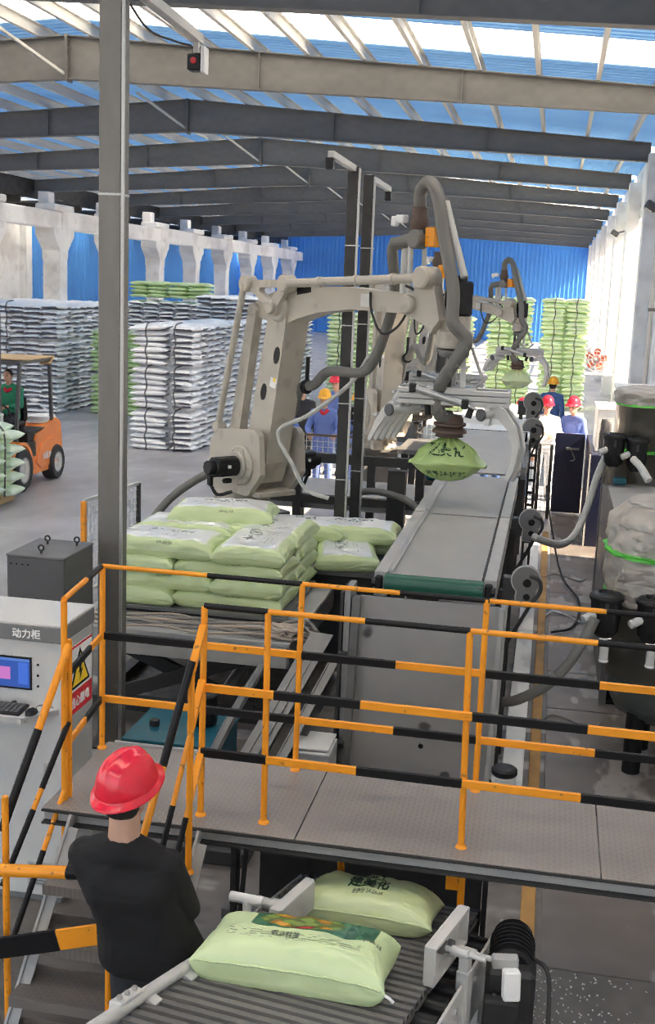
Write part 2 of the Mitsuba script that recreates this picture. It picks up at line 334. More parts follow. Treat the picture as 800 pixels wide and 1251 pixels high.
# ---- rafters: web, two flanges, plates at the ridge, a brace
for i, y in enumerate(BAYS):
    k = structure('roof_beam', None, None, 'grey steel roof beam spanning the hall, %s from the camera' % ('first', 'second', 'third', 'fourth', 'fifth', 'sixth', 'seventh', 'eighth', 'ninth', 'tenth', 'eleventh', 'twelfth')[i])
    for xe in (RX + .05, EAVE):
        web = plate([(RIDGE, zb(RIDGE)), (xe, zb(xe)), (xe, zt(xe)), (RIDGE, zt(RIDGE))], .012, (0, y, 0), (1, 0, 0), (0, 0, 1))
        part(k, 'web', web, 'rafter_paint')
        for f in (zb, zt):
            part(k, 'flange', bar((RIDGE, y, f(RIDGE)), (xe, y, f(xe)), .22, .016), 'rafter_paint')
        for q in (.33, .66):
            xs = RIDGE + (xe - RIDGE) * q
            part(k, 'stiffener', b2(xs - .006, xs + .006, y - .1, y + .1, zb(xs), zt(xs)), 'rafter_paint')
    for s in (-1, 1):
        pl = part(k, 'ridge_plate', b2(RIDGE + s * .013 - .011, RIDGE + s * .013 + .011, y - .13, y + .13, zb(RIDGE) - .05, zt(RIDGE) + .02), 'mid_steel')
        bolts = cat([cyl((RIDGE + s * .03, y + sy * .08, zb(RIDGE) + .08 + .15 * q), .018, .03, (1, 0, 0), 6) for sy in (-1, 1) for q in range(5)])
        part(pl, 'bolt', bolts, 'mid_steel')
    part(k, 'brace', bar((RIDGE - .06, y - .05, zb(RIDGE) + .08), (RIDGE - .9, y - 1.15, zt(RIDGE - .9) + .05), .05, .05), 'purlin_grey')
# ---- roof sheets (trapezoid ribs run across the hall), skylight strips and purlins
roof = structure('ceiling', None, None, 'blue corrugated roof sheets with translucent skylight strips')
STRIPS = [(-4.5, -2.5), (2.2, 4.2), (9.2, 11.2), (18.9, 20.9), (30.9, 32.3), (38.2, 39.4), (45.4, 46.6), (52.6, 53.8), (59.8, 61.0), (67.0, 68.2), (74.2, 75.4)]
def sheet(y0, y1, xe, pitch=.25, hgt=.075):
    prof, y = [], y0
    while y < y1 - 1e-6:
        a = min(pitch, y1 - y)
        prof += [(y, 0), (y + a * .5, 0), (y + a * .62, hgt), (y + a * .88, hgt)]
        y += a
    prof.append((y1, 0)); n = len(prof)
    V = [(x, q[0], zt(x) + .25 + q[1]) for x in (RIDGE, xe) for q in prof]
    F = []
    for j in range(n - 1): F += [(j, j + 1, n + j + 1), (j, n + j + 1, n + j)]
    return trimesh.Trimesh(np.array(V), np.array(F), process=False)
cuts = [-6.0] + [v for s in STRIPS for v in s] + [86.4]
for xe in (RX + .5, EAVE - .3):
    for j in range(0, len(cuts), 2):
        part(roof, 'roof_sheet', sheet(cuts[j], cuts[j + 1], xe), 'roof_blue')
    for y0, y1 in STRIPS:
        part(roof, 'skylight_strip', sheet(y0, y1, xe), 'skylight')
for q in range(-11, 11):
    x = RIDGE + .45 + q * 1.0
    if not EAVE < x < RX: continue
    z = zt(x) + .012
    c = cat([b2(x - .012, x + .0, -6, 86, z, z + .22), b2(x - .012, x + .06, -6, 86, z, z + .012), b2(x - .012, x + .06, -6, 86, z + .208, z + .22), b2(x + .05, x + .06, -6, 86, z, z + .03)])
    part(roof, 'purlin', c, 'purlin_grey')

# ---- right wall: columns at every beam, whitewashed infill, a wide doorway, windows further on
wr = structure('wall_right', cat([b2(RX + .35, RX + .6, -6, 14.9, 0, 7.1), b2(RX + .35, RX + .6, 21.0, 29.2, 0, 7.1), b2(RX + .35, RX + .6, 14.9, 21.0, 5.3, 7.1), b2(RX + .35, RX + .6, 29.2, 86, 0, .9), b2(RX + .35, RX + .6, 29.2, 86, 5.6, 7.1)]), 'whitewash', 'whitewashed right wall with piers, a wide doorway and tall windows')
for y in BAYS:
    part(wr, 'pier', b2(RX, RX + .36, y - .28, y + .28, 0, 6.6, ch=.02), 'whitewash')
    part(wr, 'pier', b2(RX + .12, RX + .36, y + .28, y + .55, 0, 6.3, ch=.02), 'whitewash')
for i in range(5, 12):
    y0 = BAYS[i] - 7.2 + 1.0; y1 = BAYS[i] - .4
    if i == 5: y0 = 29.4
    w = structure('window_%d' % (i - 4), None, None, 'tall steel window in the right wall, %s from the doorway' % ('first', 'second', 'third', 'fourth', 'fifth', 'sixth', 'seventh')[i - 5])
    fr = [b2(RX + .44, RX + .5, y0, y1, z - .03, z + .03) for z in (.93, 2.5, 4.05, 5.57)] + [b2(RX + .44, RX + .5, y - .03, y + .03, .9, 5.6) for y in np.linspace(y0 + .03, y1 - .03, 5)]
    part(w, 'window_frame', cat(fr), 'light_grey')
    for a in range(4):
        ys = np.linspace(y0 + .03, y1 - .03, 5)
        part(w, 'pane', trimesh.Trimesh([(RX + .47, ys[a], .93), (RX + .47, ys[a + 1], .93), (RX + .47, ys[a + 1], 5.57), (RX + .47, ys[a], 5.57)], [(0, 1, 2), (0, 2, 3)]), 'glass')
# ---- far end wall, blue ribbed sheets
def ribbed(p0, p1, z0, z1, pitch=.3, hgt=.04):
    p0, p1 = np.array(p0, float), np.array(p1, float); L = np.linalg.norm(p1 - p0); d = (p1 - p0) / L; nn = np.array([-d[1], d[0]])
    prof, s = [], 0
    while s < L - 1e-6:
        a = min(pitch, L - s); prof += [(s, 0), (s + a * .55, 0), (s + a * .65, hgt), (s + a * .9, hgt)]; s += a
    prof.append((L, 0)); n = len(prof)
    V = [(*(p0 + d * q[0] + nn * q[1]), z) for z in (z0, z1) for q in prof]
    F = []
    for j in range(n - 1): F += [(j, j + 1, n + j + 1), (j, n + j + 1, n + j)]
    return trimesh.Trimesh(np.array(V), np.array(F), process=False)
structure('wall_back', ribbed((RX + .4, 86), (-27, 86), 0, 8.2), 'blue_sheet', 'blue ribbed sheet wall at the far end of the hall')
structure('wall_left', ribbed((-23.4, 86), (-23.4, 50.0), 0, 6.3), 'blue_sheet', 'blue ribbed sheet wall behind the concrete columns on the left')
wl = structure('wall_left_far', cat([b2(-23.8, -23.4, 30, 50, 0, 3.3), b2(-23.8, -23.4, 30, 50, 5.2, 6.2), b2(-23.8, -23.4, 30, 42.5, 3.3, 5.2), b2(-23.8, -23.4, 46.6, 50, 3.3, 5.2), b2(-23.4, -23.1, 49.4, 50.0, 0, 6.2)]), 'whitewash', 'white masonry wall with a bright window at the left edge')
for x in (42.5, 43.5, 44.5, 45.5, 46.57): part(wl, 'window_bar', b2(-23.65, -23.55, x - .03, x + .03, 3.3, 5.2), 'white_paint')
for z in (3.3, 4.25, 5.2): part(wl, 'window_bar', b2(-23.65, -23.55, 42.5, 46.6, z - .03, z + .03), 'white_paint')
# lower roof of the side bay
sr = structure('side_roof', cat([b2(-32, -19.6, -6 + q * 5.72, -6 + q * 5.72 + 3.2, 6.25, 6.33) for q in range(16)]), 'dark_steel', 'low dark roof over the side bay behind the columns')
for q in range(16): part(sr, 'skylight_strip', b2(-32, -19.6, -6 + q * 5.72 + 3.2, -6 + (q + 1) * 5.72, 6.29, 6.292), 'skylight')  # translucent strips added to bring more light to the left side
for y in np.arange(30, 86, 5.72): part(sr, 'roof_beam', b2(-32, -19.6, y - .08, y + .08, 5.95, 6.25), 'dark_steel')
structure('wall_trim_left', b2(-19.75, -19.65, -6, 86, 6.2, 7.15), 'dark_steel', 'dark fascia between the main roof and the side bay')
# ---- left row of concrete columns with capitals and the crane beam on top
for k in range(9):
    y = 37.0 + 5.72 * k
    c = structure('concrete_column', None, None, 'whitewashed concrete column with a splayed head under the crane beam, %s of the row' % ('first', 'second', 'third', 'fourth', 'fifth', 'sixth', 'seventh', 'eighth', 'ninth')[k])
    part(c, 'shaft', b2(-19.15, -18.45, y - .35, y + .35, 0, 4.5, ch=.03), 'whitewash')
    part(c, 'capital', plate([(y - .35, 4.0), (y + .35, 4.0), (y + .35, 4.3), (y + .95, 4.85), (y + .95, 5.1), (y - .95, 5.1), (y - .95, 4.85), (y - .35, 4.3)], .74, (-18.8, 0, 0), (0, 1, 0), (0, 0, 1)), 'whitewash')
    part(c, 'upper_shaft', b2(-19.35, -18.95, y - .3, y + .3, 5.1, 6.45, ch=.02), 'whitewash')
cb = structure('crane_beam', None, None, 'long whitewashed crane beam lying on the left columns')
for k in range(-1, 9):
    y0 = 37.0 + 5.72 * k
    part(cb, 'beam_length', b2(-19.1, -18.5, y0 + .03, y0 + 5.69, 5.1, 5.72 + .06 * (k % 2), ch=.03), 'whitewash')
    part(cb, 'beam_cap', b2(-19.2, -18.4, y0 - .9, y0 + .9, 5.74, 5.98, ch=.04), 'whitewash')
# ================================================================ bags
class Bag:
    def __init__(s, L, W, H, seed=0, a=4.5, b=3.2, sag=0.0, wr=1.0, ex=.48):
        s.ex = ex
        s.L, s.W, s.H, s.seed, s.a, s.b, s.sag, s.wr = L, W, H, seed, a, b, sag, wr
    def surf(s, u, v, top=True):
        au, av = np.abs(u), np.abs(v)
        x = s.L / 2 * u * (1 - .07 * (1 - v * v) * au ** 3); y = s.W / 2 * v * (1 - .10 * (1 - u * u) * av ** 3)
        h = np.maximum((1 - au ** s.a) * (1 - av ** s.b), 0) ** s.ex
        P = np.stack([u * s.L * 4, v * s.W * 4, np.full_like(u, s.seed * 3.7)], -1)
        n = meshkit.fbm(P * 1.3, 3, s.seed) - .5
        ang = np.arctan2(v * s.W, u * s.L)
        fold = np.sin(ang * 22 + s.seed + 6 * n) * np.clip(np.maximum(au, av) - .45, 0, 1) ** 1.5 * (h ** .5) * .030
        if top:
            z = s.H * (.36 + .64 * h) + s.wr * (n * .16 * s.H * h + fold * s.H * 1.1) - s.sag * s.H * (1 - au) * .3
        else:
            z = s.H * (.36 - np.minimum(.36, .62 * h))
        z = z + (au ** 6) * (av ** 6) * .10 * s.H * np.sin(s.seed * 1.7 + u * 2 + v)
        return np.stack([x, y, z], -1)
    def mesh(s, nx, ny):
        def g(n):
            t = np.linspace(-1, 1, n + 1)
            return np.sign(t) * (1 - (1 - np.abs(t)) ** 1.55)
        U, V = np.meshgrid(g(nx), g(ny), indexing='ij')
        A, B = s.surf(U, V).reshape(-1, 3), s.surf(U, V, False).reshape(-1, 3)
        F = []
        N = (nx + 1) * (ny + 1)
        for i in range(nx):
            for j in range(ny):
                p, q, r, t = i * (ny + 1) + j, (i + 1) * (ny + 1) + j, (i + 1) * (ny + 1) + j + 1, i * (ny + 1) + j + 1
                F += [(p, q, r), (p, r, t), (N + p, N + r, N + q), (N + p, N + t, N + r)]
        uv = np.stack([U.ravel() * .5 + .5, V.ravel() * .5 + .5], 1)
        return trimesh.Trimesh(np.vstack([A, B]), np.array(F), process=False), np.vstack([uv, uv * 0 - 1])
    def ply(s, nx, ny, bsdf):
        m, uv = s.mesh(nx, ny)
        return mikit.ply(m, bsdf, True, uv=uv)
    def drape(s, shape, u0, v0, ku=None, kv=None, off=.0015, flip=False):
        """lettering (2-D shape in metres) laid on the upper skin around (u0, v0)"""
        g = list(getattr(shape, 'geoms', [shape]))
        m = cat([trimesh.Trimesh(*trimesh.creation.triangulate_polygon(q, engine='earcut'), process=False) if False else trimesh.creation.extrude_polygon(q, .001, engine='earcut') for q in g])
        m = trimesh.Trimesh(m.vertices, m.faces); m = m.subdivide_to_size(.035, max_iter=6) if hasattr(m, 'subdivide_to_size') else m
        ku = ku or 2 / s.L; kv = kv or 2 / s.W
        sg = -1 if flip else 1
        u = u0 + sg * m.vertices[:, 0] * ku; v = v0 + sg * m.vertices[:, 1] * kv
        e = .004
        S = s.surf(u, v); n = np.cross(s.surf(u + e, v) - S, s.surf(u, v + e) - S); n /= np.linalg.norm(n, axis=1, keepdims=True) + 1e-12
        m.vertices = S + n * (off + m.vertices[:, 2:3])
        return m

# ================================================================ walkway, stairs and railings
WZ = 1.05
walk = thing('walkway', 'raised checker-plate walkway on dark steel beams crossing over the low conveyor', 'walkway')
for x0, x1 in ((-2.10, -.94), (-.935, .355), (.36, 1.72)):
    part(walk, 'deck_plate', b2(x0, x1, 4.60, 5.40, WZ - .008, WZ, ch=.002), 'checker_plate')
def channel(y, face):
    return cat([b2(-2.1, 1.72, y - .004, y + .004, WZ - .075, WZ - .008), b2(-2.1, 1.72, min(y, y + face), max(y, y + face), WZ - .016, WZ - .008), b2(-2.1, 1.72, min(y, y + face), max(y, y + face), WZ - .075, WZ - .067)])
part(walk, 'edge_beam', channel(4.64, -.05), 'dark_steel')
part(walk, 'edge_beam', channel(5.36, .05), 'dark_steel')
part(walk, 'fascia', b2(-2.1, 1.72, 4.625, 4.634, WZ - .075, WZ - .022), 'grey_paint')
for x in (-2.05, -1.3, .3, 1.0, 1.6): part(walk, 'cross_beam', b2(x - .03, x + .03, 4.65, 5.35, WZ - .07, WZ - .012), 'dark_steel')
for x, y in ((-2.05, 5.3), (-1.38, 5.3), (1.6, 5.3)):
    part(walk, 'leg', b2(x - .02, x + .02, y - .02, y + .02, 0, WZ - .075), 'dark_steel')
part(walk, 'toe_strip', b2(-2.06, 1.72, 5.385, 5.4, WZ, WZ + .012), 'grey_paint')

def banded(parent, name, p0, p1, cuts, first, r=None, wh=None):
    """a rail from p0 to p1 in bands of orange and black: the rail is orange, each black band a sleeve on it"""
    p0, p1 = np.array(p0, float), np.array(p1, float)
    mk = (lambda a, b, g: rod(a, b, r + g, 12)) if r else (lambda a, b, g: bar(a, b, wh[0] + 2 * g, wh[1] + 2 * g, ch=.004))
    k = part(parent, name, mk(p0, p1, 0), 'rail_orange', 40)
    t = [0.0] + list(cuts) + [1.0]
    for i in range(len(t) - 1):
        if (i + (0 if first == 'o' else 1)) % 2:
            part(k, 'black_band', mk(p0 + (p1 - p0) * t[i], p0 + (p1 - p0) * t[i + 1], .0012), 'rail_black', 40)
    return k
def cutx(x0, x1, xs): return [(x - x0) / (x1 - x0) for x in xs]
PR = .0145
def post(parent, x, y, z0, z1, shoe=True, dx=0.0):
    k = part(parent, 'post', rod((x + dx, y, z0), (x, y, z1), PR, 14), 'rail_orange', 40)
    if shoe: part(k, 'weld', lathe([(PR + .012, 0), (PR + .004, .012), (PR - .004, .016)], 12, (x + dx, y, z0)), 'rail_orange', 40)
    return k
# back rail
br = thing('guard_rail', 'orange and black guard rail along the far side of the walkway', 'railing')
for x, dx in ((-2.098, 0), (-1.09, -.003), (-.213, .004), (.68, 0), (1.55, 0)): post(br, x, 5.315, WZ, 2.0, dx=dx)
X0, X1 = -2.098, 1.68
XS = [-1.56, -1.09, -.62, -.20, .33, .85, 1.35]
banded(br, 'top_rail', (X0, 5.315, 2.0), (X1, 5.315, 1.985), cutx(X0, X1, XS), 'o', r=.0118)
banded(br, 'middle_rail', (X0, 5.315, 1.645), (X1, 5.315, 1.632), cutx(X0, X1, XS), 'b', wh=(.016, .038))
banded(br, 'lower_rail', (X0, 5.315, 1.315), (X1, 5.315, 1.30), cutx(X0, X1, XS), 'o', wh=(.016, .038))
# front rail
fr = thing('guard_rail', 'orange and black guard rail along the near side of the walkway', 'railing')
for x, dx in ((-1.395, 0), (-1.112, .008), (-.25, .021), (.78, 0), (1.6, 0)): post(fr, x, 4.716, WZ, 2.015, dx=dx)
X0, X1 = -1.395, 1.68
XS = [-1.112, -.69, -.248, .27, .74, 1.2]
banded(fr, 'top_rail', (X0, 4.716, 2.02), (X1, 4.716, 2.01), cutx(X0, X1, XS), 'b', r=.0125)
banded(fr, 'middle_rail', (X0, 4.70, 1.655), (X1, 4.70, 1.64), cutx(X0, X1, [-1.075, -.69, -.22, .26, .74, 1.2]), 'o', wh=(.016, .038))
banded(fr, 'lower_rail', (X0, 4.70, 1.355), (X1, 4.70, 1.335), cutx(X0, X1, [-1.095, -.70, -.24, .25, .74, 1.2]), 'b', wh=(.016, .038))
# end rail at the left head of the stairs
er = thing('guard_rail', 'orange and black guard rail closing the left end of the walkway', 'railing')
post(er, -2.035, 4.70, .82, 1.99, dx=.0); post(er, -2.03, 4.74, .9, 1.80, shoe=False)
P0, P1 = (-2.098, 5.29), (-2.035, 4.70)
banded(er, 'top_rail', (*P0, 2.0), (*P1, 1.995), [.42], 'b', r=.013)
banded(er, 'middle_rail', (*P0, 1.645), (*P1, 1.63), [.30], 'o', wh=(.016, .036))
banded(er, 'lower_rail', (*P0, 1.315), (*P1, 1.30), [.45], 'b', wh=(.016, .036))
# stairs
st = thing('staircase', 'steep steel staircase with checker-plate treads behind the man in black', 'staircase')
for xa, xb in ((-1.95, -2.10), (-1.36, -1.47)):
    part(st, 'stringer', bar((xa, 4.62, WZ - .03), (xb, 4.07, .02), .012, .15, up=(0, 1, 0)), 'grey_paint')
    part(st, 'stringer_flange', bar((xa + .02, 4.545, WZ - .05), (xb + .02, 3.995, .0), .055, .01, up=(0, 1, 0)), 'grey_paint')
for z in (.82, .61, .42, .23, .06):
    t = (WZ - z) / (WZ - .05); xc = -1.655 - .13 * t; yc = 4.62 - .56 * t
    part(st, 'tread', cat([bx((xc, yc - .02, z), (.60, .25, .006)), bx((xc, yc - .145, z - .02), (.60, .006, .045))]), 'tread_plate')
hl = thing('stair_rail', 'orange and black sloping handrail on the left of the staircase', 'railing')
banded(hl, 'handrail', (-2.012, 4.70, 1.79), (-2.118, 4.24, 1.10), [.47], 'o', r=.0175)
banded(hl, 'middle_rail', (-2.02, 4.71, 1.42), (-2.118, 4.24, .85), [.42, .55], 'b', r=.012)
banded(hl, 'lower_rail', (-2.03, 4.72, 1.13), (-2.11, 4.24, .50), [.40], 'o', r=.012)
post(hl, -2.09, 4.22, .0, 1.27)
hr = thing('stair_rail', 'black and orange sloping handrail right of the stairs beside the red helmet', 'railing')
post(hr, -1.372, 4.47, .90, 1.85)
banded(hr, 'handrail', (-1.372, 4.47, 1.85), (-1.49, 4.17, 1.12), [.55], 'b', r=.016)
banded(hr, 'middle_rail', (-1.372, 4.47, 1.54), (-1.46, 4.20, .86), [.42], 'o', r=.011)
banded(hr, 'lower_rail', (-1.372, 4.47, 1.22), (-1.44, 4.24, .66), [.1], 'o', r=.011)
for z in (1.83, 1.58): part(hr, 'link', bar((-1.372, 4.47, z - .02), (-1.395, 4.70, z + .10), .03, .03), 'rail_orange')
part(hr, 'link', bar((-1.372, 4.47, 1.24), (-1.395, 4.70, 1.34), .03, .03), 'rail_orange')
# low rail in front of the stairs
lr = thing('guard_rail', 'thick orange low rail left of the man in black', 'railing')
banded(lr, 'top_rail', (-2.45, 4.10, .965), (-1.60, 4.115, 1.045), [.80], 'o', r=.026)
banded(lr, 'flat_bar', (-2.45, 4.10, .54), (-1.60, 4.115, .785), [.755], 'b', wh=(.012, .092))
post(lr, -1.60, 4.13, 0, 1.03); post(lr, -2.45, 4.12, 0, .95)

# ================================================================ low belt conveyor in front
CD = math.radians(9.5); cdir = np.array([math.sin(CD), math.cos(CD), 0]); cn = np.array([math.cos(CD), -math.sin(CD), 0])
CO = np.array([-.775, 3.75, 0]); BZ = .85
SL = math.radians(10.0)                                               # the belt falls away from the camera
def cp(s, t, z): return CO + cdir * s + cn * t + np.array([0, 0, z - math.tan(SL) * s])
cv = thing('belt_conveyor', 'low conveyor with a ribbed grey belt carrying green bags under the walkway', 'conveyor')
S0, S1, HW = -1.05, 1.30, .425
n = int((S1 - S0) / .060)
prof = []
for i in range(n):
    s = S0 + i * .060
    prof += [(s, -.010), (s + .018, -.010), (s + .022, .010), (s + .054, .010)]
V = [cp(q[0], t, BZ - .008 + q[1]) for t in (-HW, HW) for q in prof]; m = len(prof); F = []
for j in range(m - 1): F += [(j, m + j, m + j + 1), (j, m + j + 1, j + 1)]
def frame_box(s0, s1, t0, t1, z0, z1, ch=0.0):
    c = cp((s0 + s1) / 2, (t0 + t1) / 2, (z0 + z1) / 2)
    return bx(c, (abs(t1 - t0), abs(s1 - s0) / math.cos(SL), z1 - z0), rx=-SL, rz=-CD, ch=ch)
part(cv, 'ribbed_belt', cat([trimesh.Trimesh(np.array(V), np.array(F), process=False), frame_box(S0, S1, -HW, HW, BZ - .045, BZ - .024)]), 'belt_rib')
part(cv, 'side_frame', frame_box(S0, S1, HW + .10, HW + .112, BZ - .26, BZ - .02), 'light_grey')
part(cv, 'side_frame', frame_box(S0, S1, -HW - .035, -HW - .023, BZ - .26, BZ - .02), 'light_grey')
for i in range(13):
    s = S0 + .09 + i * .17
    r = part(cv, 'roller', rod(cp(s, -HW - .02, BZ - .078), cp(s, HW + .085, BZ - .078), .045, 16), 'black_plastic', 40)
    part(r, 'axle', rod(cp(s, HW + .08, BZ - .078), cp(s, HW + .12, BZ - .078), .012, 8), 'chrome', 40)
for s in (-.9, 0.0, .9):
    for t in (-HW + .01, HW + .08): part(cv, 'leg', bx([*cp(s, t, 0)[:2], (cp(s, t, BZ - .2)[2]) / 2], (.06, .06, cp(s, t, BZ - .2)[2]), rz=-CD), 'light_grey')
part(cv, 'end_roller', rod(cp(S1 + .01, -HW, BZ - .05), cp(S1 + .01, HW, BZ - .05), .05, 20), 'dark_steel', 40)
# left guide rail, splayed outwards towards the camera
g0, g1 = np.array([-1.375, 3.05, .0]), np.array([-1.165, 3.86, .0])
def gz_(q): return BZ - math.tan(SL) * ((g0 + (g1 - g0) * q)[1] - 3.75)
gd = thing('guide_rail', 'pale grey bolted guide rail on the left edge of the ribbed conveyor', 'guide rail')
part(gd, 'rail', rod(g0 + [0, 0, gz_(0) + .04], g1 + [0, 0, gz_(1) + .04], .023, 14), 'light_grey', 40)
gv = (g1 - g0) / np.linalg.norm(g1 - g0); gn = np.array([gv[1], -gv[0], 0])
for q in (.52,):
    c = g0 + (g1 - g0) * q - gn * .012 + [0, 0, gz_(q) + .055]
    k = part(gd, 'clamp_plate', bx(c, (.05, .15, .03), rx=-SL, rz=-math.atan2(gv[0], gv[1]), ch=.004), 'light_grey')
    for a in (-.045, 0, .045): part(k, 'bolt', cyl(c + gv * a + [0, 0, .022 - a * math.tan(SL)], .010, .016, n=8), 'aluminium')
for q in (.64, .93):
    part(gd, 'bracket', bar(g0 + (g1 - g0) * q + [0, 0, gz_(q) + .03], g0 + (g1 - g0) * q + gn * .05 + [0, 0, gz_(q) + .012], .045, .02), 'light_grey')
part(gd, 'support', bar(g0 + gv * .1 - gn * .005 + [0, 0, gz_(.1) + .02], g0 + gv * .1 - gn * .005 + [0, 0, 0.0], .035, .035, up=(0, 1, 0)), 'light_grey')
part(gd, 'support', bar(g1 - gv * .05 - gn * .005 + [0, 0, gz_(.95) + .02], g1 - gv * .05 - gn * .005 + [0, 0, 0.0], .03, .03, up=(0, 1, 0)), 'light_grey')
# swing plates that square the bags up
def swing_plate(label, a, b, z0, z1, side):
    k = thing('squaring_plate', label, 'plate')
    a, b = np.array([*a, 0.0]), np.array([*b, 0.0]); d = (b - a) / np.linalg.norm(b - a); nn = np.array([d[1], -d[0], 0]) * side; L = np.linalg.norm(b - a)
    rz = math.atan2(d[1], d[0]); c = (a + b) / 2
    part(k, 'panel', bx(c + [0, 0, (z0 + z1) / 2], (L, .014, z1 - z0), rz=rz, ch=.003), 'light_grey')
    for zz in (z0 + .007, z1 - .007): part(k, 'rim', bx(c + nn * .022 + [0, 0, zz], (L, .04, .012), rz=rz), 'light_grey')
    for e in (a, b): part(k, 'rim', bx(e + nn * .022 + [0, 0, (z0 + z1) / 2], (.012, .04, z1 - z0), rz=rz), 'light_grey')
    for q, zz in ((.35, .62), (.60, .34)):
        p = a + d * L * q + [0, 0, z0 + (z1 - z0) * zz]
        r = part(k, 'push_rod', rod(p, p + nn * .20, .011, 10), 'light_grey', 40)
        part(r, 'sleeve', rod(p + nn * .06, p + nn * .13, .019, 12), 'light_grey', 40)
        part(k, 'hinge_block', bx(p + nn * .02, (.05, .03, .04), rz=rz, ch=.004), 'mid_steel')
    p = a + d * L * .5 + nn * .10
    part(k, 'stand', bx(p + [0, 0, z0 - .02], (.05, .04, z1 - z0 + .02), rz=rz, ch=.004), 'light_grey')
    part(k, 'stand_foot', bx(p + [0, 0, z0 - .13], (.06, .05, .26), rz=rz, ch=.004), 'light_grey')
    return k, nn, p
ks, nn, pp = swing_plate('pale grey squaring plate at the right edge of the ribbed conveyor', (-.305, 4.08), (-.205, 4.42), .785, .945, 1)
cyl_ = part(ks, 'cylinder', cat([bx(pp + nn * .16 + [0, 0, .87], (.10, .045, .045), rz=0.2, ch=.004)]), 'aluminium')
part(ks, 'white_cover', bx(pp + nn * .19 + np.array([.0, -.04, .805]), (.065, .05, .115), rz=.25, rx=-.15, ch=.006), 'white_paint')
ks2, nn2, pp2 = swing_plate('pale grey squaring plate at the left edge of the ribbed conveyor', (-.915, 4.24), (-.83, 4.52), .785, .915, -1)
part(ks2, 'tee_handle', cat([rod(pp2 + nn2 * .05 + [0, -.05, .865], pp2 + nn2 * .20 + [0, -.08, .865], .022, 12), rod(pp2 + nn2 * .12 + [0, -.07, .865], pp2 + nn2 * .12 + [0, -.07, .72], .02, 12)]), 'white_paint', 40)
# drive motor and chain box right of the conveyor, under the walkway
md = thing('drive_motor', 'black gear motor with a loose cable beside the low conveyor', 'motor')
part(md, 'body', cyl((.02, 4.50, .72), .085, .26, (0, 1, 0), 24), 'black_plastic', 40)
part(md, 'gearbox', bx((.02, 4.38, .60), (.20, .16, .30), ch=.02), 'dark_steel')
for q in range(6): part(md, 'cooling_fin', cyl((.02, 4.42 + q * .03, .72), .094, .008, (0, 1, 0), 20), 'black_plastic', 40)
part(md, 'shaft_bush', cyl((.02, 4.29, .62), .035, .04, (0, 1, 0), 16), 'mid_steel', 40)
part(md, 'cover', bx((-.01, 4.24, .50), (.14, .06, .34), ch=.01), 'dark_steel')
part(md, 'bracket', b2(-.05, .10, 4.30, 4.56, 0, .46), 'dark_steel')
part(md, 'cable', hose([(.10, 4.45, .74), (.17, 4.35, .72), (.18, 4.2, .45), (.20, 4.1, .12), (.26, 4.05, .01), (.30, 4.2, .012)], .009, 8), 'rubber', 40)
for a, y, z in ((.075, 4.36, .62), (-.04, 4.26, .66)): part(md, 'bolt', cyl((a, y, z), .012, .02, (0, 1, 0), 8), 'chrome')
gp = solo('guard_post', cat([b2(-.235, -.205, 4.78, 4.84, 0, .92, ch=.004), b2(-.29, -.22, 4.80, 4.83, .80, .92)]), 'rail_orange', 'short orange steel post under the walkway right of the conveyor', 'post')
gp2 = solo('guard_post', b2(-.82, -.79, 5.06, 5.10, 0, .90, ch=.004), 'rail_orange', 'thin orange steel post under the walkway behind the second bag', 'post')
us = thing('under_frame', 'dark sheet panel and frame under the walkway behind the bags', 'frame')
part(us, 'panel', b2(-1.30, -.15, 5.50, 5.52, .05, .86), 'dark_steel')
part(us, 'rail', b2(-1.36, -.86, 4.98, 5.03, .40, .45), 'mid_steel'); part(us, 'rail', b2(-1.36, -.10, 4.98, 5.02, .10, .14), 'mid_steel')
for x in (-1.30, -.12): part(us, 'upright', b2(x - .012, x + .012, 4.96, 5.0, 0, .86), 'dark_steel')
for x, r in ((-.93, .05), (-1.22, -.03)): part(us, 'hanger', bar((x, 4.9, .88), (x + r, 4.9, .45), .02, .02, up=(0, 1, 0)), 'dark_steel')

# ---- the two bags on the low conveyor
def big_bag(label, loc, rz, L, W, H, seed, bsdf, words, a=6.0, b=4.2, ex=.43):
    k = thing('fertilizer_bag', label, 'bag', 'bags on the low conveyor')
    B = Bag(L, W, H, seed, a=a, b=b, wr=1.3, ex=ex); to = T().translate(list(loc)).rotate([1, 0, 0], -math.degrees(SL)).rotate([0, 0, 1], math.degrees(rz))
    part(k, 'sack', B.ply(80, 60, bsdf), bsdf, to=to)
    for w, h, u, v, ink_shade in words: part(k, 'lettering', B.drape(han_shape(w, h), u, v, kv=3.4 / W), ink_shade, to=to)
    # stitched end seam
    us_ = np.linspace(-.96, .96, 60); S = B.surf(us_, np.full(60, -.995)); S[:, 1] -= .003
    part(k, 'seam', tube(S, .0045, 6), bsdf, 40, to=to)
    return k, B, to
k, B, to = big_bag('plump pale green bag with a printed produce picture, foremost on the low conveyor', (-.785, 3.985, BZ - .176 * .235), math.radians(-1), .74, .42, .18, 3, 'bag_print', [('农业科技', .026, -.10, -.40, 'ink_grey'), ('14-16-15', .016, .80, -.1, 'ink_grey')])
part(k, 'string_end', hose([(.362, -.200, .06), (.385, -.210, .055), (.40, -.204, .04)], .006, 6), 'white_cloth', 40, to=to)
k, B, to = big_bag('pale green bag with bold dark lettering, second on the low conveyor near the squaring plate', (-.60, 4.66, BZ - .176 * .91), math.radians(-4), .60, .37, .165, 5, 'bag_film', [('长山化工', .034, -.05, .30, 'ink_green'), ('建美化', .058, -.02, -.14, 'ink_green'), ('总养分 14-16-15', .018, .0, -.56, 'ink_grey')], 3.6, 2.6, .5)
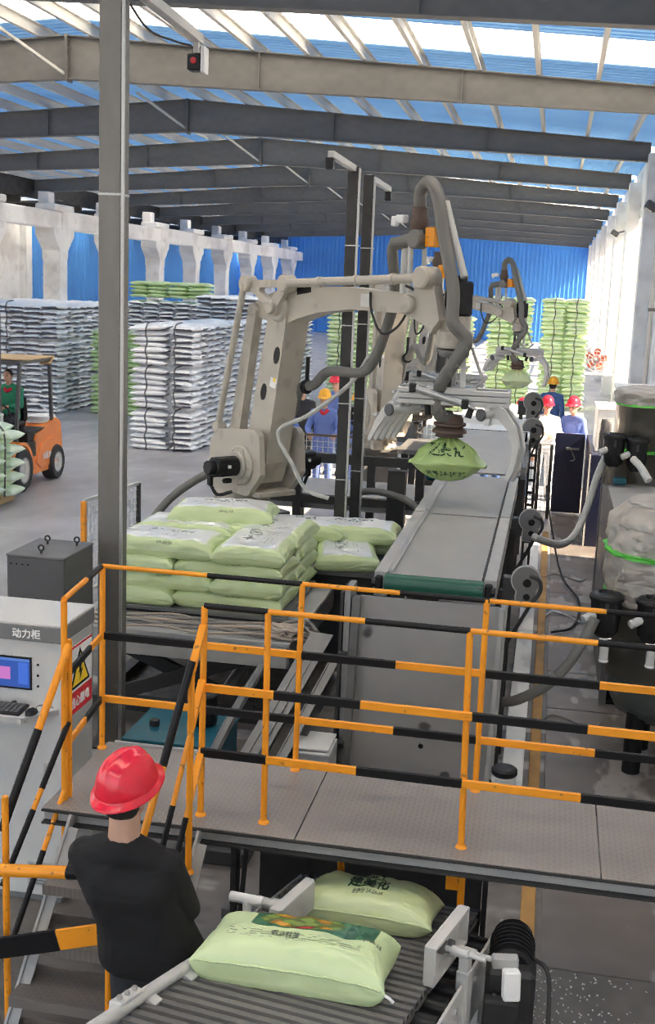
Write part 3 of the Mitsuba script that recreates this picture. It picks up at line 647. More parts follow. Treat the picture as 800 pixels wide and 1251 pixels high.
# loose fertiliser prills on the floor at the right
ms = []
ico = trimesh.creation.icosphere(subdivisions=0, radius=1.0)
for i in range(1300):
    if i < 900: x, y = .05 + abs(nrng.normal(0, .28)), 3.4 + nrng.rand() ** 1.3 * 2.2
    else: x, y = -1.35 + nrng.rand() * .5, 4.2 + nrng.rand() * .9
    m_ = ico.copy(); m_.apply_scale(.0032 + .0018 * nrng.rand()); m_.apply_translation((x, y, .004)); ms.append(m_)
solo('spilled_prills', cat(ms), 'pellet', 'white fertilizer prills spilled over the dark floor at the lower right', 'prills', kind='stuff')
# ================================================================ people
_ico = trimesh.creation.icosphere(subdivisions=2, radius=1.0).vertices
_ico1 = trimesh.creation.icosphere(subdivisions=1, radius=1.0).vertices
def ball(c, r, lo=False):
    return np.array(c, float) + (_ico1 if lo else _ico) * np.array(r, float)
def hullof(*balls): return m3.Manifold.hull_points(np.vstack(balls))
def fuse(hulls, length, smooth=10):
    m = m3.Manifold.batch_boolean(hulls, m3.OpType.Add).refine_to_length(length).to_mesh()
    t = trimesh.Trimesh(m.vert_properties[:, :3], m.tri_verts, process=True)
    keep = np.array(t.vertices)
    trimesh.smoothing.filter_taubin(t, lamb=.5, nu=.52, iterations=smooth)
    bad = ~(np.linalg.norm(t.vertices - keep, axis=1) < 2.0 * length)
    v = np.array(t.vertices); v[bad] = keep[bad]; t.vertices = v
    return t
def chain(pts, rs, lo=True): return [hullof(ball(pts[i], rs[i], lo), ball(pts[i + 1], rs[i + 1], lo)) for i in range(len(pts) - 1)]
def hand(w, d, n, side, k=1.0, curl=.5):
    """palm, four fingers and a thumb from wrist w along d, palm facing n"""
    w, d, n = [np.array(v, float) for v in (w, d, n)]
    d /= np.linalg.norm(d); n = n - d * (n @ d); n /= np.linalg.norm(n); x = np.cross(d, n) * side
    H = [hullof(ball(w, .024 * k, True), ball(w + d * .085 * k + x * .028 * k, .014 * k, True), ball(w + d * .085 * k - x * .030 * k, .013 * k, True), ball(w + d * .03 * k + x * .03 * k, .015 * k, True))]
    for i, (o, L) in enumerate(((.030, .070), (.010, .080), (-.011, .075), (-.031, .058))):
        p0 = w + d * .085 * k + x * o * k
        p1 = p0 + (d * math.cos(curl) + n * math.sin(curl)) * L * .5 * k
        p2 = p1 + (d * math.cos(2.1 * curl) + n * math.sin(2.1 * curl)) * L * .5 * k
        H += chain([p0, p1, p2], [.0098 * k, .0088 * k, .0075 * k])
    q0 = w + d * .03 * k + x * .032 * k; q1 = q0 + (d * .6 + x * .7 + n * .3) * .035 * k; q2 = q1 + (d * .85 + x * .2 + n * .5) * .03 * k
    return H + chain([q0, q1, q2], [.013 * k, .011 * k, .009 * k])
def helmet(parent, c, yaw, pitch, roll, bsdf, k=1.0, n=40):
    """hard hat: ribbed dome with a rim all round and a peak in front (+y)"""
    R = []; ang = np.arange(n) * 2 * PI / n
    if n > 30: n = 72; ang = np.arange(n) * 2 * PI / n
    rows = [(1.10, -.006), (1.13, -.010), (1.12, .000), (1.02, .010), (1.0, .02)] + [(math.cos(t) ** .8, .02 + 1.0 * math.sin(t)) for t in np.linspace(.06, PI / 2 - .02, 34)]
    V = []
    for i, (rr, zz) in enumerate(rows):
        for a in ang:
            cx, cy = math.cos(a), math.sin(a)
            peak = max(0.0, cy) ** 3 * (.036 if i < 3 else .012 if i == 3 else 0) + max(0, -cy) ** 3 * (.010 if i < 3 else 0)
            x, y = .108 * rr * cx, .138 * rr * cy + peak * (1 if cy > 0 else -1)
            z = .142 * zz if i > 4 else zz
            if i < 3: z -= max(0.0, cy) ** 3 * .012
            if i > 4:
                up = math.sin(min(1, (i - 4) / 22) * PI / 2)
                rib = math.exp(-(x / .020) ** 2) * .010 + (math.exp(-((abs(x) - .046) / .011) ** 2)) * .004
                z += rib * up
            V.append((x, y, z))
    V.append((0, 0, .142 * 1.02 + .010 + .003)); F = []
    for i in range(len(rows) - 1):
        for j in range(n):
            a0, a1, b0, b1 = i * n + j, i * n + (j + 1) % n, (i + 1) * n + j, (i + 1) * n + (j + 1) % n
            F += [(a0, a1, b1), (a0, b1, b0)]
    for j in range(n): F.append(((len(rows) - 1) * n + j, (len(rows) - 1) * n + (j + 1) % n, len(V) - 1))
    V.append((0, 0, .02))                                             # liner, closes the shell from below
    for j in range(n): F.append(((j + 1) % n, j, len(V) - 1))
    m = trimesh.Trimesh(np.array(V) * k, np.array(F), process=False)
    to = T().translate(list(map(float, c))).rotate([0, 0, 1], math.degrees(yaw)).rotate([1, 0, 0], math.degrees(pitch)).rotate([0, 1, 0], math.degrees(roll))
    return part(parent, 'hard_hat', m, bsdf, 50, to=to)

def body(key, J, up, skin_res, cloth_res, top, low, hat=None, hat_yaw=0.0, hat_pitch=0.0, hat_roll=0.0, sleeve='long', k=1.0, face=True, dirf=(0, 1, 0), shoes='black_plastic', hands=True, hatk=1.0, neckk=1.0, hem=0.0):
    """one continuous body, with clothing, hair, hat and shoes as parts. J: joints in world coordinates"""
    J = {a: np.array(b, float) for a, b in J.items()}
    fw = np.array(dirf, float); fw /= np.linalg.norm(fw); rt = np.array([fw[1], -fw[0], 0]); upv = np.array([0, 0, 1.0])
    hf = J.get('face', fw); hf = hf / np.linalg.norm(hf); hr_ = np.cross(hf, upv); hr_ /= np.linalg.norm(hr_); hu = np.cross(hr_, hf)
    def tor(g, hem=0.0):                                                        # trunk hulls, thickened by g
        sp = rt * .085 * k
        o = []
        c, w, p = J['chest'], J['waist'], J['pelvis']
        o.append(hullof(ball(c + rt * .10 * k + upv * .03 * k, (.085 * k + g, .10 * k + g, .12 * k + g)), ball(c - rt * .10 * k + upv * .03 * k, (.085 * k + g, .10 * k + g, .12 * k + g)),
                        ball(w + sp * .8, (.09 * k + g + hem * .9, .095 * k + g + hem * .4, .08 * k + g)), ball(w - sp * .8, (.09 * k + g + hem * .9, .095 * k + g + hem * .4, .08 * k + g))))
        o.append(hullof(ball(w + sp * .8, (.09 * k + g + hem * .9, .095 * k + g + hem * .4, .08 * k + g)), ball(w - sp * .8, (.09 * k + g + hem * .9, .095 * k + g + hem * .4, .08 * k + g)),
                        ball(p + sp, (.10 * k + g + hem, .11 * k + g + hem * .6, .09 * k + g)), ball(p - sp, (.10 * k + g + hem, .11 * k + g + hem * .6, .09 * k + g))))
        o.append(hullof(ball(J['shL'], .060 * k + g), ball(J['shR'], .060 * k + g), ball(c + rt * .10 * k, (.08 * k + g, .10 * k + g, .11 * k + g)), ball(c - rt * .10 * k, (.08 * k + g, .10 * k + g, .11 * k + g)), ball(J['neck'] - upv * .03 * k, .05 * k + g)))
        for s in 'LR':
            o.append(hullof(ball(J['sh' + s], (.062 * k + g)), ball(c + (J['sh' + s] - c) * .3 + upv * .03 * k, (.075 * k + g, .09 * k + g, .085 * k + g))))
            o.append(hullof(ball(J['sh' + s], (.055 * k + g)), ball(J['neck'] - upv * .012 * k, ((.054 * k if g < 0 else .060 * k * neckk) + g * .8))))
        return o
    sk = tor(-.004)
    sk += chain([J['neck'] - upv * .03 * k, J['neckt']], [.056 * k * neckk, .053 * k * neckk])
    h = J['head']
    sk.append(hullof(ball(h + hu * .025 * k - hf * .012 * k, (.074 * k, .086 * k, .085 * k)), ball(h - hu * .045 * k + hf * .035 * k, (.052 * k, .05 * k, .05 * k)), ball(h - hu * .085 * k + hf * .055 * k, .026 * k)))
    sk.append(hullof(ball(h - hu * .03 * k, (.058 * k)), ball(J['neckt'], .048 * k)))
    if face:
        sk.append(hullof(ball(h + hf * .088 * k + hu * .01 * k, .009 * k, True), ball(h + hf * .108 * k - hu * .028 * k, .012 * k, True), ball(h + hf * .085 * k - hu * .03 * k, .018 * k, True)))
        sk.append(hullof(ball(h + hf * .082 * k - hu * .062 * k + hr_ * .02 * k, .010 * k, True), ball(h + hf * .082 * k - hu * .062 * k - hr_ * .02 * k, .010 * k, True)))
    for s in (-1, 1):
        sk.append(hullof(ball(h + hr_ * s * .074 * k + hu * .012 * k - hf * .012 * k, (.010 * k), True), ball(h + hr_ * s * .072 * k - hu * .03 * k - hf * .004 * k, .010 * k, True), ball(h + hr_ * s * .081 * k + hu * .006 * k - hf * .026 * k, .008 * k, True)))
    jk, tr, sh = tor(.010, hem), [], []
    for s in 'LR':
        S, E, W = J['sh' + s], J['el' + s], J['wr' + s]
        m_ = (S * .45 + E * .55)
        sk += chain([S, m_, E, (E * .6 + W * .4), W], [.056 * k, .049 * k, .041 * k, .042 * k, .027 * k], False)
        if hands:
            dd = W - E
            sk += hand(W, J.get('hd' + s, dd), J.get('pn' + s, fw * .3 - upv), 1 if s == 'R' else -1, k)
        if sleeve == 'long': jk += chain([S, m_, E, (E * .6 + W * .4), E + (W - E) * .96], [.068 * k, .060 * k, .054 * k, .053 * k, .042 * k], False)
        else: jk += chain([S, m_, S + (E - S) * 1.06], [.070 * k, .066 * k, .060 * k], False)
        H_, K, A = J['hip' + s], J['kn' + s], J['an' + s]
        sk += chain([H_, K, K + (A - K) * .3, A], [.080 * k, .054 * k, .056 * k, .036 * k], False)
        toe = A + J.get('toe' + s, fw) * .13 * k; toe[2] = A[2] - .03 * k
        sk.append(hullof(ball(A - upv * .03 * k - fw * .03 * k, .036 * k, True), ball(toe, .030 * k, True)))
        tr += chain([H_, K, A + upv * .02 * k], [.098 * k, .072 * k, .058 * k], False)
        sh.append(hullof(ball(A - upv * .035 * k - fw * .045 * k, (.042 * k, .042 * k, .042 * k), True), ball(toe + fw * .02 * k, (.042 * k, .042 * k, .036 * k), True), ball(A + upv * .02 * k, .043 * k, True)))
    tr.append(hullof(ball(J['pelvis'] + rt * .085 * k, (.108 * k, .115 * k, .10 * k)), ball(J['pelvis'] - rt * .085 * k, (.108 * k, .115 * k, .10 * k)), ball(J['hipL'], .098 * k), ball(J['hipR'], .098 * k)))
    part(key, 'body', fuse(sk, skin_res, 8), 'skin', True)
    part(key, 'trousers', fuse(tr, cloth_res, 8), low, True)
    tm = fuse(jk, cloth_res, 40 if hem else 8)
    return_top = part(key, up, tm, top, True)
    part(key, 'shoes', fuse(sh, cloth_res, 6), shoes, True)
    if face:
        ey = cat([trimesh.Trimesh(ball(h + hf * .081 * k + hu * .010 * k + hr_ * s * .031 * k, (.012 * k, .008 * k, .006 * k)), trimesh.creation.icosphere(subdivisions=2).faces, process=False) for s in (-1, 1)])
        part(key, 'eyes', ey, 'hair', True)
    hair = fuse([hullof(ball(h + hu * .030 * k - hf * .018 * k, (.080 * k, .088 * k, .088 * k)), ball(h - hu * .035 * k - hf * .045 * k, (.066 * k, .048 * k, .03 * k)))], cloth_res, 5)
    part(key, 'hair', hair, 'hair', True)
    if hat: helmet(key, h + hu * .048 * k + hf * .008 * k, hat_yaw, hat_pitch, hat_roll, hat, k * 1.02 * hatk, 40 if skin_res < .03 else 20)

# ---- the man in the foreground, seen from behind, arms folded on the low rail
def rotz2(v, a): return np.array([v[0] * math.cos(a) - v[1] * math.sin(a), v[0] * math.sin(a) + v[1] * math.cos(a), v[2]])
man = thing('person', 'man in a red hard hat and black T-shirt seen from behind leaning on the rail', 'person')
hy = math.radians(-14)
JM = dict(pelvis=(-1.365, 4.00, .80), waist=(-1.39, 3.965, .955), chest=(-1.43, 3.92, 1.11), neck=(-1.452, 3.895, 1.295), neckt=(-1.450, 3.905, 1.405), head=(-1.448, 3.918, 1.478),
          shL=(-1.615, 3.93, 1.222), shR=(-1.285, 3.91, 1.225), elL=(-1.66, 4.07, 1.085), elR=(-1.235, 3.985, 1.03), wrL=(-1.44, 4.10, 1.075), wrR=(-1.42, 4.06, 1.10),
          hipL=(-1.45, 4.0, .76), hipR=(-1.31, 4.01, .76), knL=(-1.46, 4.02, .42), knR=(-1.32, 4.03, .42), anL=(-1.46, 3.97, .075), anR=(-1.32, 3.98, .075),
          face=rotz2((0, .985, .16), hy), hdL=(1, .15, .1), hdR=(-1, .2, .0), pnL=(0, -1, 0), pnR=(0, -1, -.4))
body(man, JM, 'shirt', .014, .016, 'shirt_black', 'trouser_dark', 'helmet_red', hy + math.radians(-4), math.radians(12), math.radians(3), sleeve='short', k=.95, hatk=1.02, neckk=1.22, hem=.035)

def stand(x, y, rz, hgt=1.68, z0=0.0, arms='down', lean=0.0, gaze=0.0):
    """joints of a standing figure that faces +y turned by rz"""
    k = hgt / 1.70
    J = dict(pelvis=(0, 0, .93), waist=(0, .01, 1.07), chest=(0, .01, 1.25), neck=(0, -.01, 1.44), neckt=(0, .012, 1.53), head=(0, .035, 1.61), shL=(-.175, 0, 1.38), shR=(.175, 0, 1.38),
             elL=(-.235, -.03, 1.12), elR=(.235, -.03, 1.12), wrL=(-.23, .10, .90), wrR=(.23, .10, .90), hipL=(-.09, 0, .88), hipR=(.09, 0, .88), knL=(-.10, .02, .48), knR=(.10, .02, .48), anL=(-.11, -.02, .075), anR=(.11, -.02, .075))
    if arms == 'rail': J.update(elL=(-.27, .10, 1.13), elR=(.27, .10, 1.13), wrL=(-.22, .33, 1.06), wrR=(.22, .33, 1.06))
    if arms == 'fold': J.update(elL=(-.25, .06, 1.12), elR=(.25, .06, 1.12), wrL=(.04, .19, 1.16), wrR=(-.06, .21, 1.10))
    if arms == 'hold': J.update(elL=(-.25, .0, 1.12), elR=(.25, .02, 1.12), wrL=(-.10, .23, 1.14), wrR=(.10, .24, 1.18))
    out = {}
    for a, v in J.items():
        v = np.array(v) * k
        v[1] += lean * max(0, v[2] - .9 * k)
        out[a] = rotz2(v, rz) + [x, y, z0]
    out['face'] = rotz2((0, 1, -.05), rz + gaze)
    return out, k
def far_person(label, x, y, rz, top, low, hat, arms='down', hgt=1.68, up='jacket', group=None, lean=0.0, gaze=0.0, z0=0.0, fac=True):
    key = thing('person', label, 'person', group)
    J, k = stand(x, y, rz, hgt, z0, arms, lean, gaze)
    body(key, J, up, .035, .04, top, low, hat, rz + gaze, 0, 0, k=k, dirf=rotz2((0, 1, 0), rz), face=fac)
    return key, J, k
# group watching from behind the fence on the left
F_ = PI                                                                # facing the camera
p, J, k = far_person('person in blue overalls and yellow helmet gripping the brown fence rail', -3.62, 18.95, F_ + .12, 'overall_blue', 'overall_blue', 'helmet_yellow', 'rail', 1.64)
part(p, 'scarf', hose([J['neck'] + [-.07, -.05, -.0], J['neck'] + [0, -.10, -.06], J['neck'] + [.07, -.05, 0.0]], .028, 8), 'red_cloth', True)
far_person('person in blue overalls and yellow helmet beside the black post behind the fence', -3.12, 19.45, F_ - .3, 'overall_blue', 'overall_blue', 'helmet_yellow', 'rail', 1.60)
far_person('tall person in red helmet looking over the blue-clad group left of the posts', -3.78, 20.9, F_ - .2, 'overall_blue', 'navy_cloth', 'helmet_red', 'down', 1.76)
far_person('bareheaded person in dark clothes behind the blue group', -4.22, 20.0, F_ + .4, 'trouser_dark', 'trouser_dark', None, 'down', 1.66)
far_person('person in blue overalls half hidden behind the first robot arm', -4.38, 19.1, F_ + .5, 'overall_blue', 'overall_blue', None, 'rail', 1.56)
# group by the doorway on the right
far_person('person in white overalls and red helmet standing in the sunlit aisle', -.02, 19.75, F_ + .15, 'white_cloth', 'white_cloth', 'helmet_red', 'hold', 1.66)
far_person('person in white jacket and red helmet behind the white machine cover', -.40, 19.3, F_ - .1, 'white_cloth', 'navy_cloth', 'helmet_red', 'down', 1.64)
far_person('person in white jacket and yellow helmet behind the white machine cover', -.86, 19.2, F_ + .2, 'white_cloth', 'navy_cloth', 'helmet_yellow', 'down', 1.62)
far_person('person in navy jacket and yellow helmet turned towards the green stacks', .06, 24.4, -.25, 'navy_cloth', 'navy_cloth', 'helmet_yellow', 'down', 1.66, fac=False)
far_person('person in blue jacket and red helmet beside the dark navy cabinet', .44, 20.1, F_ - .6, 'overall_blue', 'white_cloth', 'helmet_red', 'hold', 1.64)
far_person('person in red helmet in the doorway by the right wall', 1.36, 21.6, F_ + .9, 'trouser_dark', 'trouser_dark', 'helmet_red', 'down', 1.66)
# ================================================================ cabinets on the left
cb_ = thing('control_cabinet', 'white control cabinet with a blue screen and keyboard shelf left of the stairs', 'cabinet')
CX0, CX1, CY0, CY1 = -3.45, -2.415, 5.55, 5.97
part(cb_, 'body', b2(CX0, CX1, CY0, CY1, .04, 1.50, ch=.006), 'cabinet_white')
part(cb_, 'top', b2(CX0 - .01, CX1 + .008, CY0 - .02, CY1 + .01, 1.585, 1.60, ch=.004), 'cabinet_white')
bnd = part(cb_, 'header_band', b2(CX0 - .01, CX1 + .008, CY0 - .02, CY1 + .01, 1.50, 1.585, ch=.004), 'cabinet_band')
part(bnd, 'lettering', lettering(han_shape('动力柜', .052), (CX1 - .19, CY0 - .0215, 1.542), (1, 0, 0), (0, 0, 1), .004), 'white_paint')
part(cb_, 'plinth', b2(CX0 + .02, CX1 - .02, CY0 + .02, CY1 - .02, 0, .05), 'cabinet_band')
sc_ = part(cb_, 'screen', b2(-3.02, -2.585, CY0 - .006, CY0 + .002, 1.225, 1.405), 'black_plastic')
def emit(c, s=1.0): return {'type': 'area', 'radiance': rgb([v * s for v in c])}
EM = .11
def glow(parent, name, x0, x1, z0, z1, y, c, label=None):
    m = trimesh.Trimesh([(x0, y, z0), (x1, y, z0), (x1, y, z1), (x0, y, z1)], [(0, 1, 2), (0, 2, 3)])
    k = part(parent, name, {**mikit.ply(m, None), 'emitter': emit(c, EM)}, 'screen_glow', label=label)
glow(sc_, 'display', -3.01, -2.595, 1.235, 1.395, CY0 - .0065, (.035, .10, .42))
glow(sc_, 'side_bar', -2.66, -2.605, 1.255, 1.375, CY0 - .0072, (.06, .17, .68))
glow(sc_, 'title_bar', -3.01, -2.595, 1.38, 1.395, CY0 - .0072, (.10, .22, .60))
glow(sc_, 'pink_window', -3.0, -2.705, 1.275, 1.345, CY0 - .0072, (.62, .20, .58))
for z in (1.25, 1.31, 1.37): part(cb_, 'screw', cyl((-2.55, CY0 - .003, z), .007, .006, (0, 1, 0), 8), 'black_plastic')
sh_ = part(cb_, 'shelf', plate([(-3.45, CY0), (-2.44, CY0), (-2.56, CY0 - .18), (-3.45, CY0 - .18)], .014, (0, 0, 1.125), (1, 0, 0), (0, 1, 0)), 'cabinet_white')
part(sh_, 'shelf_edge', cat([bar((-3.45, CY0 - .18, 1.118), (-2.56, CY0 - .18, 1.118), .012, .03), bar((-2.56, CY0 - .18, 1.118), (-2.44, CY0, 1.118), .012, .03)]), 'cabinet_side')
part(cb_, 'door_seam', b2(-2.97, -2.965, CY0 - .002, CY0 + .001, .08, 1.08), 'cabinet_band')
part(cb_, 'handle', b2(-2.52, -2.50, CY0 - .012, CY0, .70, .82, ch=.004), 'cabinet_side')
vt = part(cb_, 'vent', b2(-2.62, -2.47, CY0 - .004, CY0, .10, .24), 'cabinet_side')
for q in range(7): part(vt, 'slot', b2(-2.61, -2.48, CY0 - .006, CY0 - .003, .11 + q * .018, .117 + q * .018), 'cabinet_band')
part(cb_, 'side_panel', b2(CX1, CX1 + .003, CY0 + .02, CY1 - .01, .06, 1.49), 'cabinet_side')
sg = part(cb_, 'warning_sign', b2(CX1 + .003, CX1 + .006, CY0 + .06, CY1 - .03, 1.06, 1.44), 'white_paint')
ymid = (CY0 + CY1) / 2 + .015
part(sg, 'sign_border', b2(CX1 + .006, CX1 + .0075, CY0 + .06, CY1 - .03, 1.428, 1.44), 'sign_red')
part(sg, 'red_field', b2(CX1 + .006, CX1 + .008, CY0 + .06, CY1 - .03, 1.06, 1.185), 'sign_red')
part(sg, 'black_triangle', plate([(-.135, 0), (.135, 0), (0, .215)], .002, (CX1 + .0075, ymid, 1.20), (0, 1, 0), (0, 0, 1)), 'rail_black')
part(sg, 'yellow_triangle', plate([(-.105, .016), (.105, .016), (0, .183)], .002, (CX1 + .0092, ymid, 1.20), (0, 1, 0), (0, 0, 1)), 'sign_yellow')
part(sg, 'lightning_bolt', plate([(.0, .14), (-.03, .075), (-.004, .08), (-.012, .03), (.028, .09), (.004, .086), (.016, .14)], .002, (CX1 + .0105, ymid, 1.20), (0, 1, 0), (0, 0, 1)), 'rail_black')
part(sg, 'lettering', lettering(han_shape('当心触电', .062), (CX1 + .009, ymid, 1.122), (0, 1, 0), (0, 0, 1), .003), 'white_paint')
kb = thing('keyboard', 'black computer keyboard on the shelf of the white control cabinet', 'keyboard')
part(kb, 'case', bx((-2.80, CY0 - .085, 1.142), (.42, .13, .018), ch=.004, rx=.06), 'black_plastic')
for r in range(5):
    for q in range(15):
        part(kb, 'key', bx((-2.985 + q * .0265, CY0 - .132 + r * .023, 1.150 + r * .0013), (.021, .018, .008), ch=.002), 'box_grey')
ms_ = thing('computer_mouse', 'black mouse right of the keyboard on the cabinet shelf', 'mouse')
part(ms_, 'shell', lathe([(0, .028), (.018, .025), (.030, .014), (.033, 0), (0, 0)], 18, (0, 0, 0)), 'black_plastic', 40, to=T().translate([-2.545, CY0 - .095, 1.132]).scale([.9, 1.5, 1.0]))
part(ms_, 'cable', hose([(-2.545, CY0 - .05, 1.14), (-2.54, CY0 - .02, 1.15), (-2.50, CY0 - .012, 1.155), (-2.46, CY0 - .01, 1.14)], .002, 6), 'rubber', 40)
for x in (-2.80, -2.68): solo('plug', cat([lathe([(0, .03), (.012, .026), (.015, .01), (.007, 0), (0, 0)], 12, (x, CY0 - .018, 1.134)), rod((x, CY0 - .03, 1.134), (x, CY0, 1.155), .003, 6)]), 'rubber', 'small black plug behind the keyboard, %s from the mouse' % ('second' if x < -2.7 else 'first'), 'plug')
gb = thing('electrical_box', 'dark grey electrical cabinet with lifting eyes behind the white control cabinet', 'cabinet')
part(gb, 'body', b2(-3.43, -3.03, 7.0, 7.5, .05, 1.57, ch=.004), 'box_grey')
part(gb, 'lid', b2(-3.435, -3.025, 6.995, 7.505, 1.57, 1.585, ch=.003), 'mid_steel')
part(gb, 'plinth', b2(-3.41, -3.05, 7.02, 7.48, 0, .05), 'rail_black')
for x, y in ((-3.22, 7.07), (-3.3, 7.35), (-3.10, 7.38)):
    part(gb, 'lifting_eye', cat([rod((x, y, 1.585), (x, y, 1.61), .008, 8), tube(np.array([(x + .018 * math.cos(a), y, 1.625 + .018 * math.sin(a)) for a in np.linspace(0, 2 * PI, 16)]), .006, 6, False)]), 'dark_steel')
for q in range(4): part(gb, 'rivet', cyl((-3.40 + q * .04, 6.997, 1.52), .006, .006, (0, 1, 0), 8), 'rail_black')

# ================================================================ tall steel post with a sensor arm
tp = thing('steel_post', 'tall square steel post standing left of the pallet of green bags', 'post')
part(tp, 'shaft', b2(-3.085, -2.925, 7.72, 7.88, 0, 3.95, ch=.006), 'post_steel')
part(tp, 'shaft', b2(-3.083, -2.927, 7.722, 7.878, 3.95, 7.0, ch=.006), 'post_steel')
part(tp, 'joint_band', b2(-3.087, -2.923, 7.718, 7.882, 3.94, 3.955), 'aluminium')
part(tp, 'edge_strip', b2(-2.925, -2.905, 7.72, 7.74, .02, 7.0), 'aluminium')
part(tp, 'base_plate', b2(-3.16, -2.85, 7.65, 7.95, 0, .014, ch=.003), 'dark_steel')
sa = thing('camera_boom', 'pale steel arm with a small dark camera reaching out from the tall post', 'camera arm')
part(sa, 'arm', bar((-2.90, 7.72, 5.30), (-2.93, 9.45, 5.275), .075, .075, ch=.005), 'light_grey')
part(sa, 'camera', b2(-2.985, -2.875, 9.30, 9.42, 5.02, 5.15, ch=.01), 'black_plastic')
part(sa, 'camera_side', b2(-2.872, -2.842, 9.29, 9.42, 5.0, 5.2, ch=.006), 'white_paint')
part(sa, 'lens', cyl((-2.93, 9.295, 5.09), .025, .02, (0, 1, 0), 16), 'lens_red')
part(sa, 'bracket', b2(-2.95, -2.91, 9.35, 9.39, 5.14, 5.25), 'light_grey')
part(sa, 'cable', hose([(-2.95, 7.8, 5.24), (-2.99, 8.4, 5.14), (-2.97, 8.9, 5.16), (-2.95, 9.3, 5.20)], .008, 6), 'rubber', 40)
for i, (x, y, h, d) in enumerate(((-2.085, 12.0, 4.58, -1), (-2.03, 12.65, 4.56, 1))):
    k = thing('sensor_post', 'black post with a pale edge and a short arm on top, %s of the pair' % ('left' if i == 0 else 'right'), 'post', 'black sensor posts')
    part(k, 'shaft', b2(x - .055, x + .055, y - .05, y + .05, 0, h, ch=.004), 'dark_steel')
    part(k, 'edge_strip', b2(x + .055, x + .075, y - .05, y - .02, .1, h - .02), 'aluminium')
    part(k, 'base_plate', b2(x - .11, x + .11, y - .11, y + .11, 0, .012), 'dark_steel')
    for z in (1.4, 2.2, 3.0, 3.8): part(k, 'tie', b2(x - .058, x + .078, y - .054, y + .053, z, z + .012), 'aluminium')
    a = part(k, 'arm', bar((x, y, h - .02), (x + .02, y + d * 1.35, h - .03), .06, .06, ch=.004), 'light_grey')
    part(a, 'sensor', b2(x - .02, x + .05, y + d * 1.35 - .05, y + d * 1.35 + .05, h - .16, h - .06, ch=.006), 'black_plastic')

# ================================================================ pallet platform with bags
pf = thing('lift_platform', 'grey lifting platform on dark scissor legs carrying the pallet of green bags', 'platform')
PX0, PX1, PY0, PY1, PZ = -3.62, -1.80, 8.36, 10.25, .71
part(pf, 'top', b2(PX0, PX1, PY0, PY1, PZ - .03, PZ, ch=.004), 'grey_paint')
part(pf, 'skirt', b2(PX0, PX1, PY0 + .005, PY0 + .02, PZ - .20, PZ - .03), 'grey_paint'); part(pf, 'skirt', b2(PX1 - .02, PX1, PY0, PY1, PZ - .20, PZ - .03), 'mid_steel')
for y in (PY0 + .12, PY1 - .12):
    for s in (0, 1):
        part(pf, 'scissor_leg', bar((PX0 + .25 + s * 1.25, y + s * .09, .08), (PX1 - .3 - s * 1.2, y + s * .09, PZ - .16), .05, .11, ch=.004), 'dark_steel')
part(pf, 'base_frame', cat([b2(PX0 + .1, PX1 - .1, y - .05, y + .05, 0, .10) for y in (PY0 + .15, PY1 - .1)] + [b2(x - .05, x + .05, PY0 + .1, PY1 - .05, 0, .09) for x in (PX0 + .2, PX1 - .2)]), 'dark_steel')
part(pf, 'hydraulic_ram', rod((-2.4, 8.7, .12), (-2.15, 9.1, .58), .05, 14), 'mid_steel', 40)
for i in range(7):                                                     # hoses lying along the front of the platform
    z = PZ + .018; y0 = PY0 + .05 + .05 * i
    pts = [(-3.5, y0 + .1, z)] + [(-3.3 + q * .25, y0 + .09 * (meshkit.noise(np.array([q * .9, i * 3.1, 0])) - .4) + .10 * (q > 5) * (i % 3), z + .012 * ((q + i) % 3)) for q in range(7)] + [(-1.75 + .04 * (i % 3), y0 + .10, z - .01), (-1.64, y0 + .2, .62), (-1.66, y0 + .35, .45)]
    part(pf, 'cable', hose(pts, .010 + .004 * (i % 2), 6, 6), 'cable_grey' if i % 3 else 'rope_tan', 40)
part(pf, 'rope_heap', cat([hose([(-1.98 + .09 * math.cos(t * 1.9 + j) + .02 * j, 8.52 + .10 * math.sin(t * 1.5 + j), PZ + .02 + .02 * (j % 4)) for t in range(7)], .012, 6, 5) for j in range(8)]), 'rope_tan', 40)
pu = thing('hydraulic_unit', 'teal hydraulic power unit under the lifting platform', 'machine')
part(pu, 'tank', b2(-2.62, -2.00, 7.05, 7.65, .02, .36, ch=.02), 'teal_paint')
part(pu, 'lid', b2(-2.64, -1.98, 7.03, 7.67, .36, .38, ch=.004), 'teal_paint')
part(pu, 'motor', cyl((-2.18, 7.42, .50), .09, .22, (0, 0, 1), 18), 'black_plastic', 40)
part(pu, 'cap', cyl((-2.5, 7.3, .40), .035, .05, (0, 0, 1), 12), 'dark_steel', 40)
ch_ = thing('scissor_linkage', 'inclined steel channel linkage between the platform and the chute', 'linkage')
for (a, b) in (((-1.85, 6.3, .08), (-1.55, 7.8, .78)), ((-1.66, 6.3, .08), (-1.36, 7.8, .78))):
    part(ch_, 'channel', cat([bar(a, b, .008, .13), bar(np.array(a) + [.03, 0, .06], np.array(b) + [.03, 0, .06], .065, .008), bar(np.array(a) + [.03, 0, -.06], np.array(b) + [.03, 0, -.06], .065, .008)]), 'mid_steel')
part(ch_, 'cover', bar((-1.78, 6.6, .25), (-1.48, 8.0, .93), .17, .012), 'mid_steel')
part(ch_, 'foot', b2(-1.95, -1.55, 6.2, 6.4, 0, .10, ch=.01), 'dark_steel')
part(ch_, 'curved_arm', hose([(-2.0, 6.35, .02), (-1.98, 6.7, .30), (-1.92, 7.2, .55), (-1.9, 7.9, .66)], .035, 8), 'mid_steel', 40)
sd = thing('spare_plates', 'short stack of steel plates on a dark crate behind the walkway rail', 'plates')
part(sd, 'crate', b2(-1.42, -1.20, 6.55, 6.75, 0, .18, ch=.006), 'rail_black')
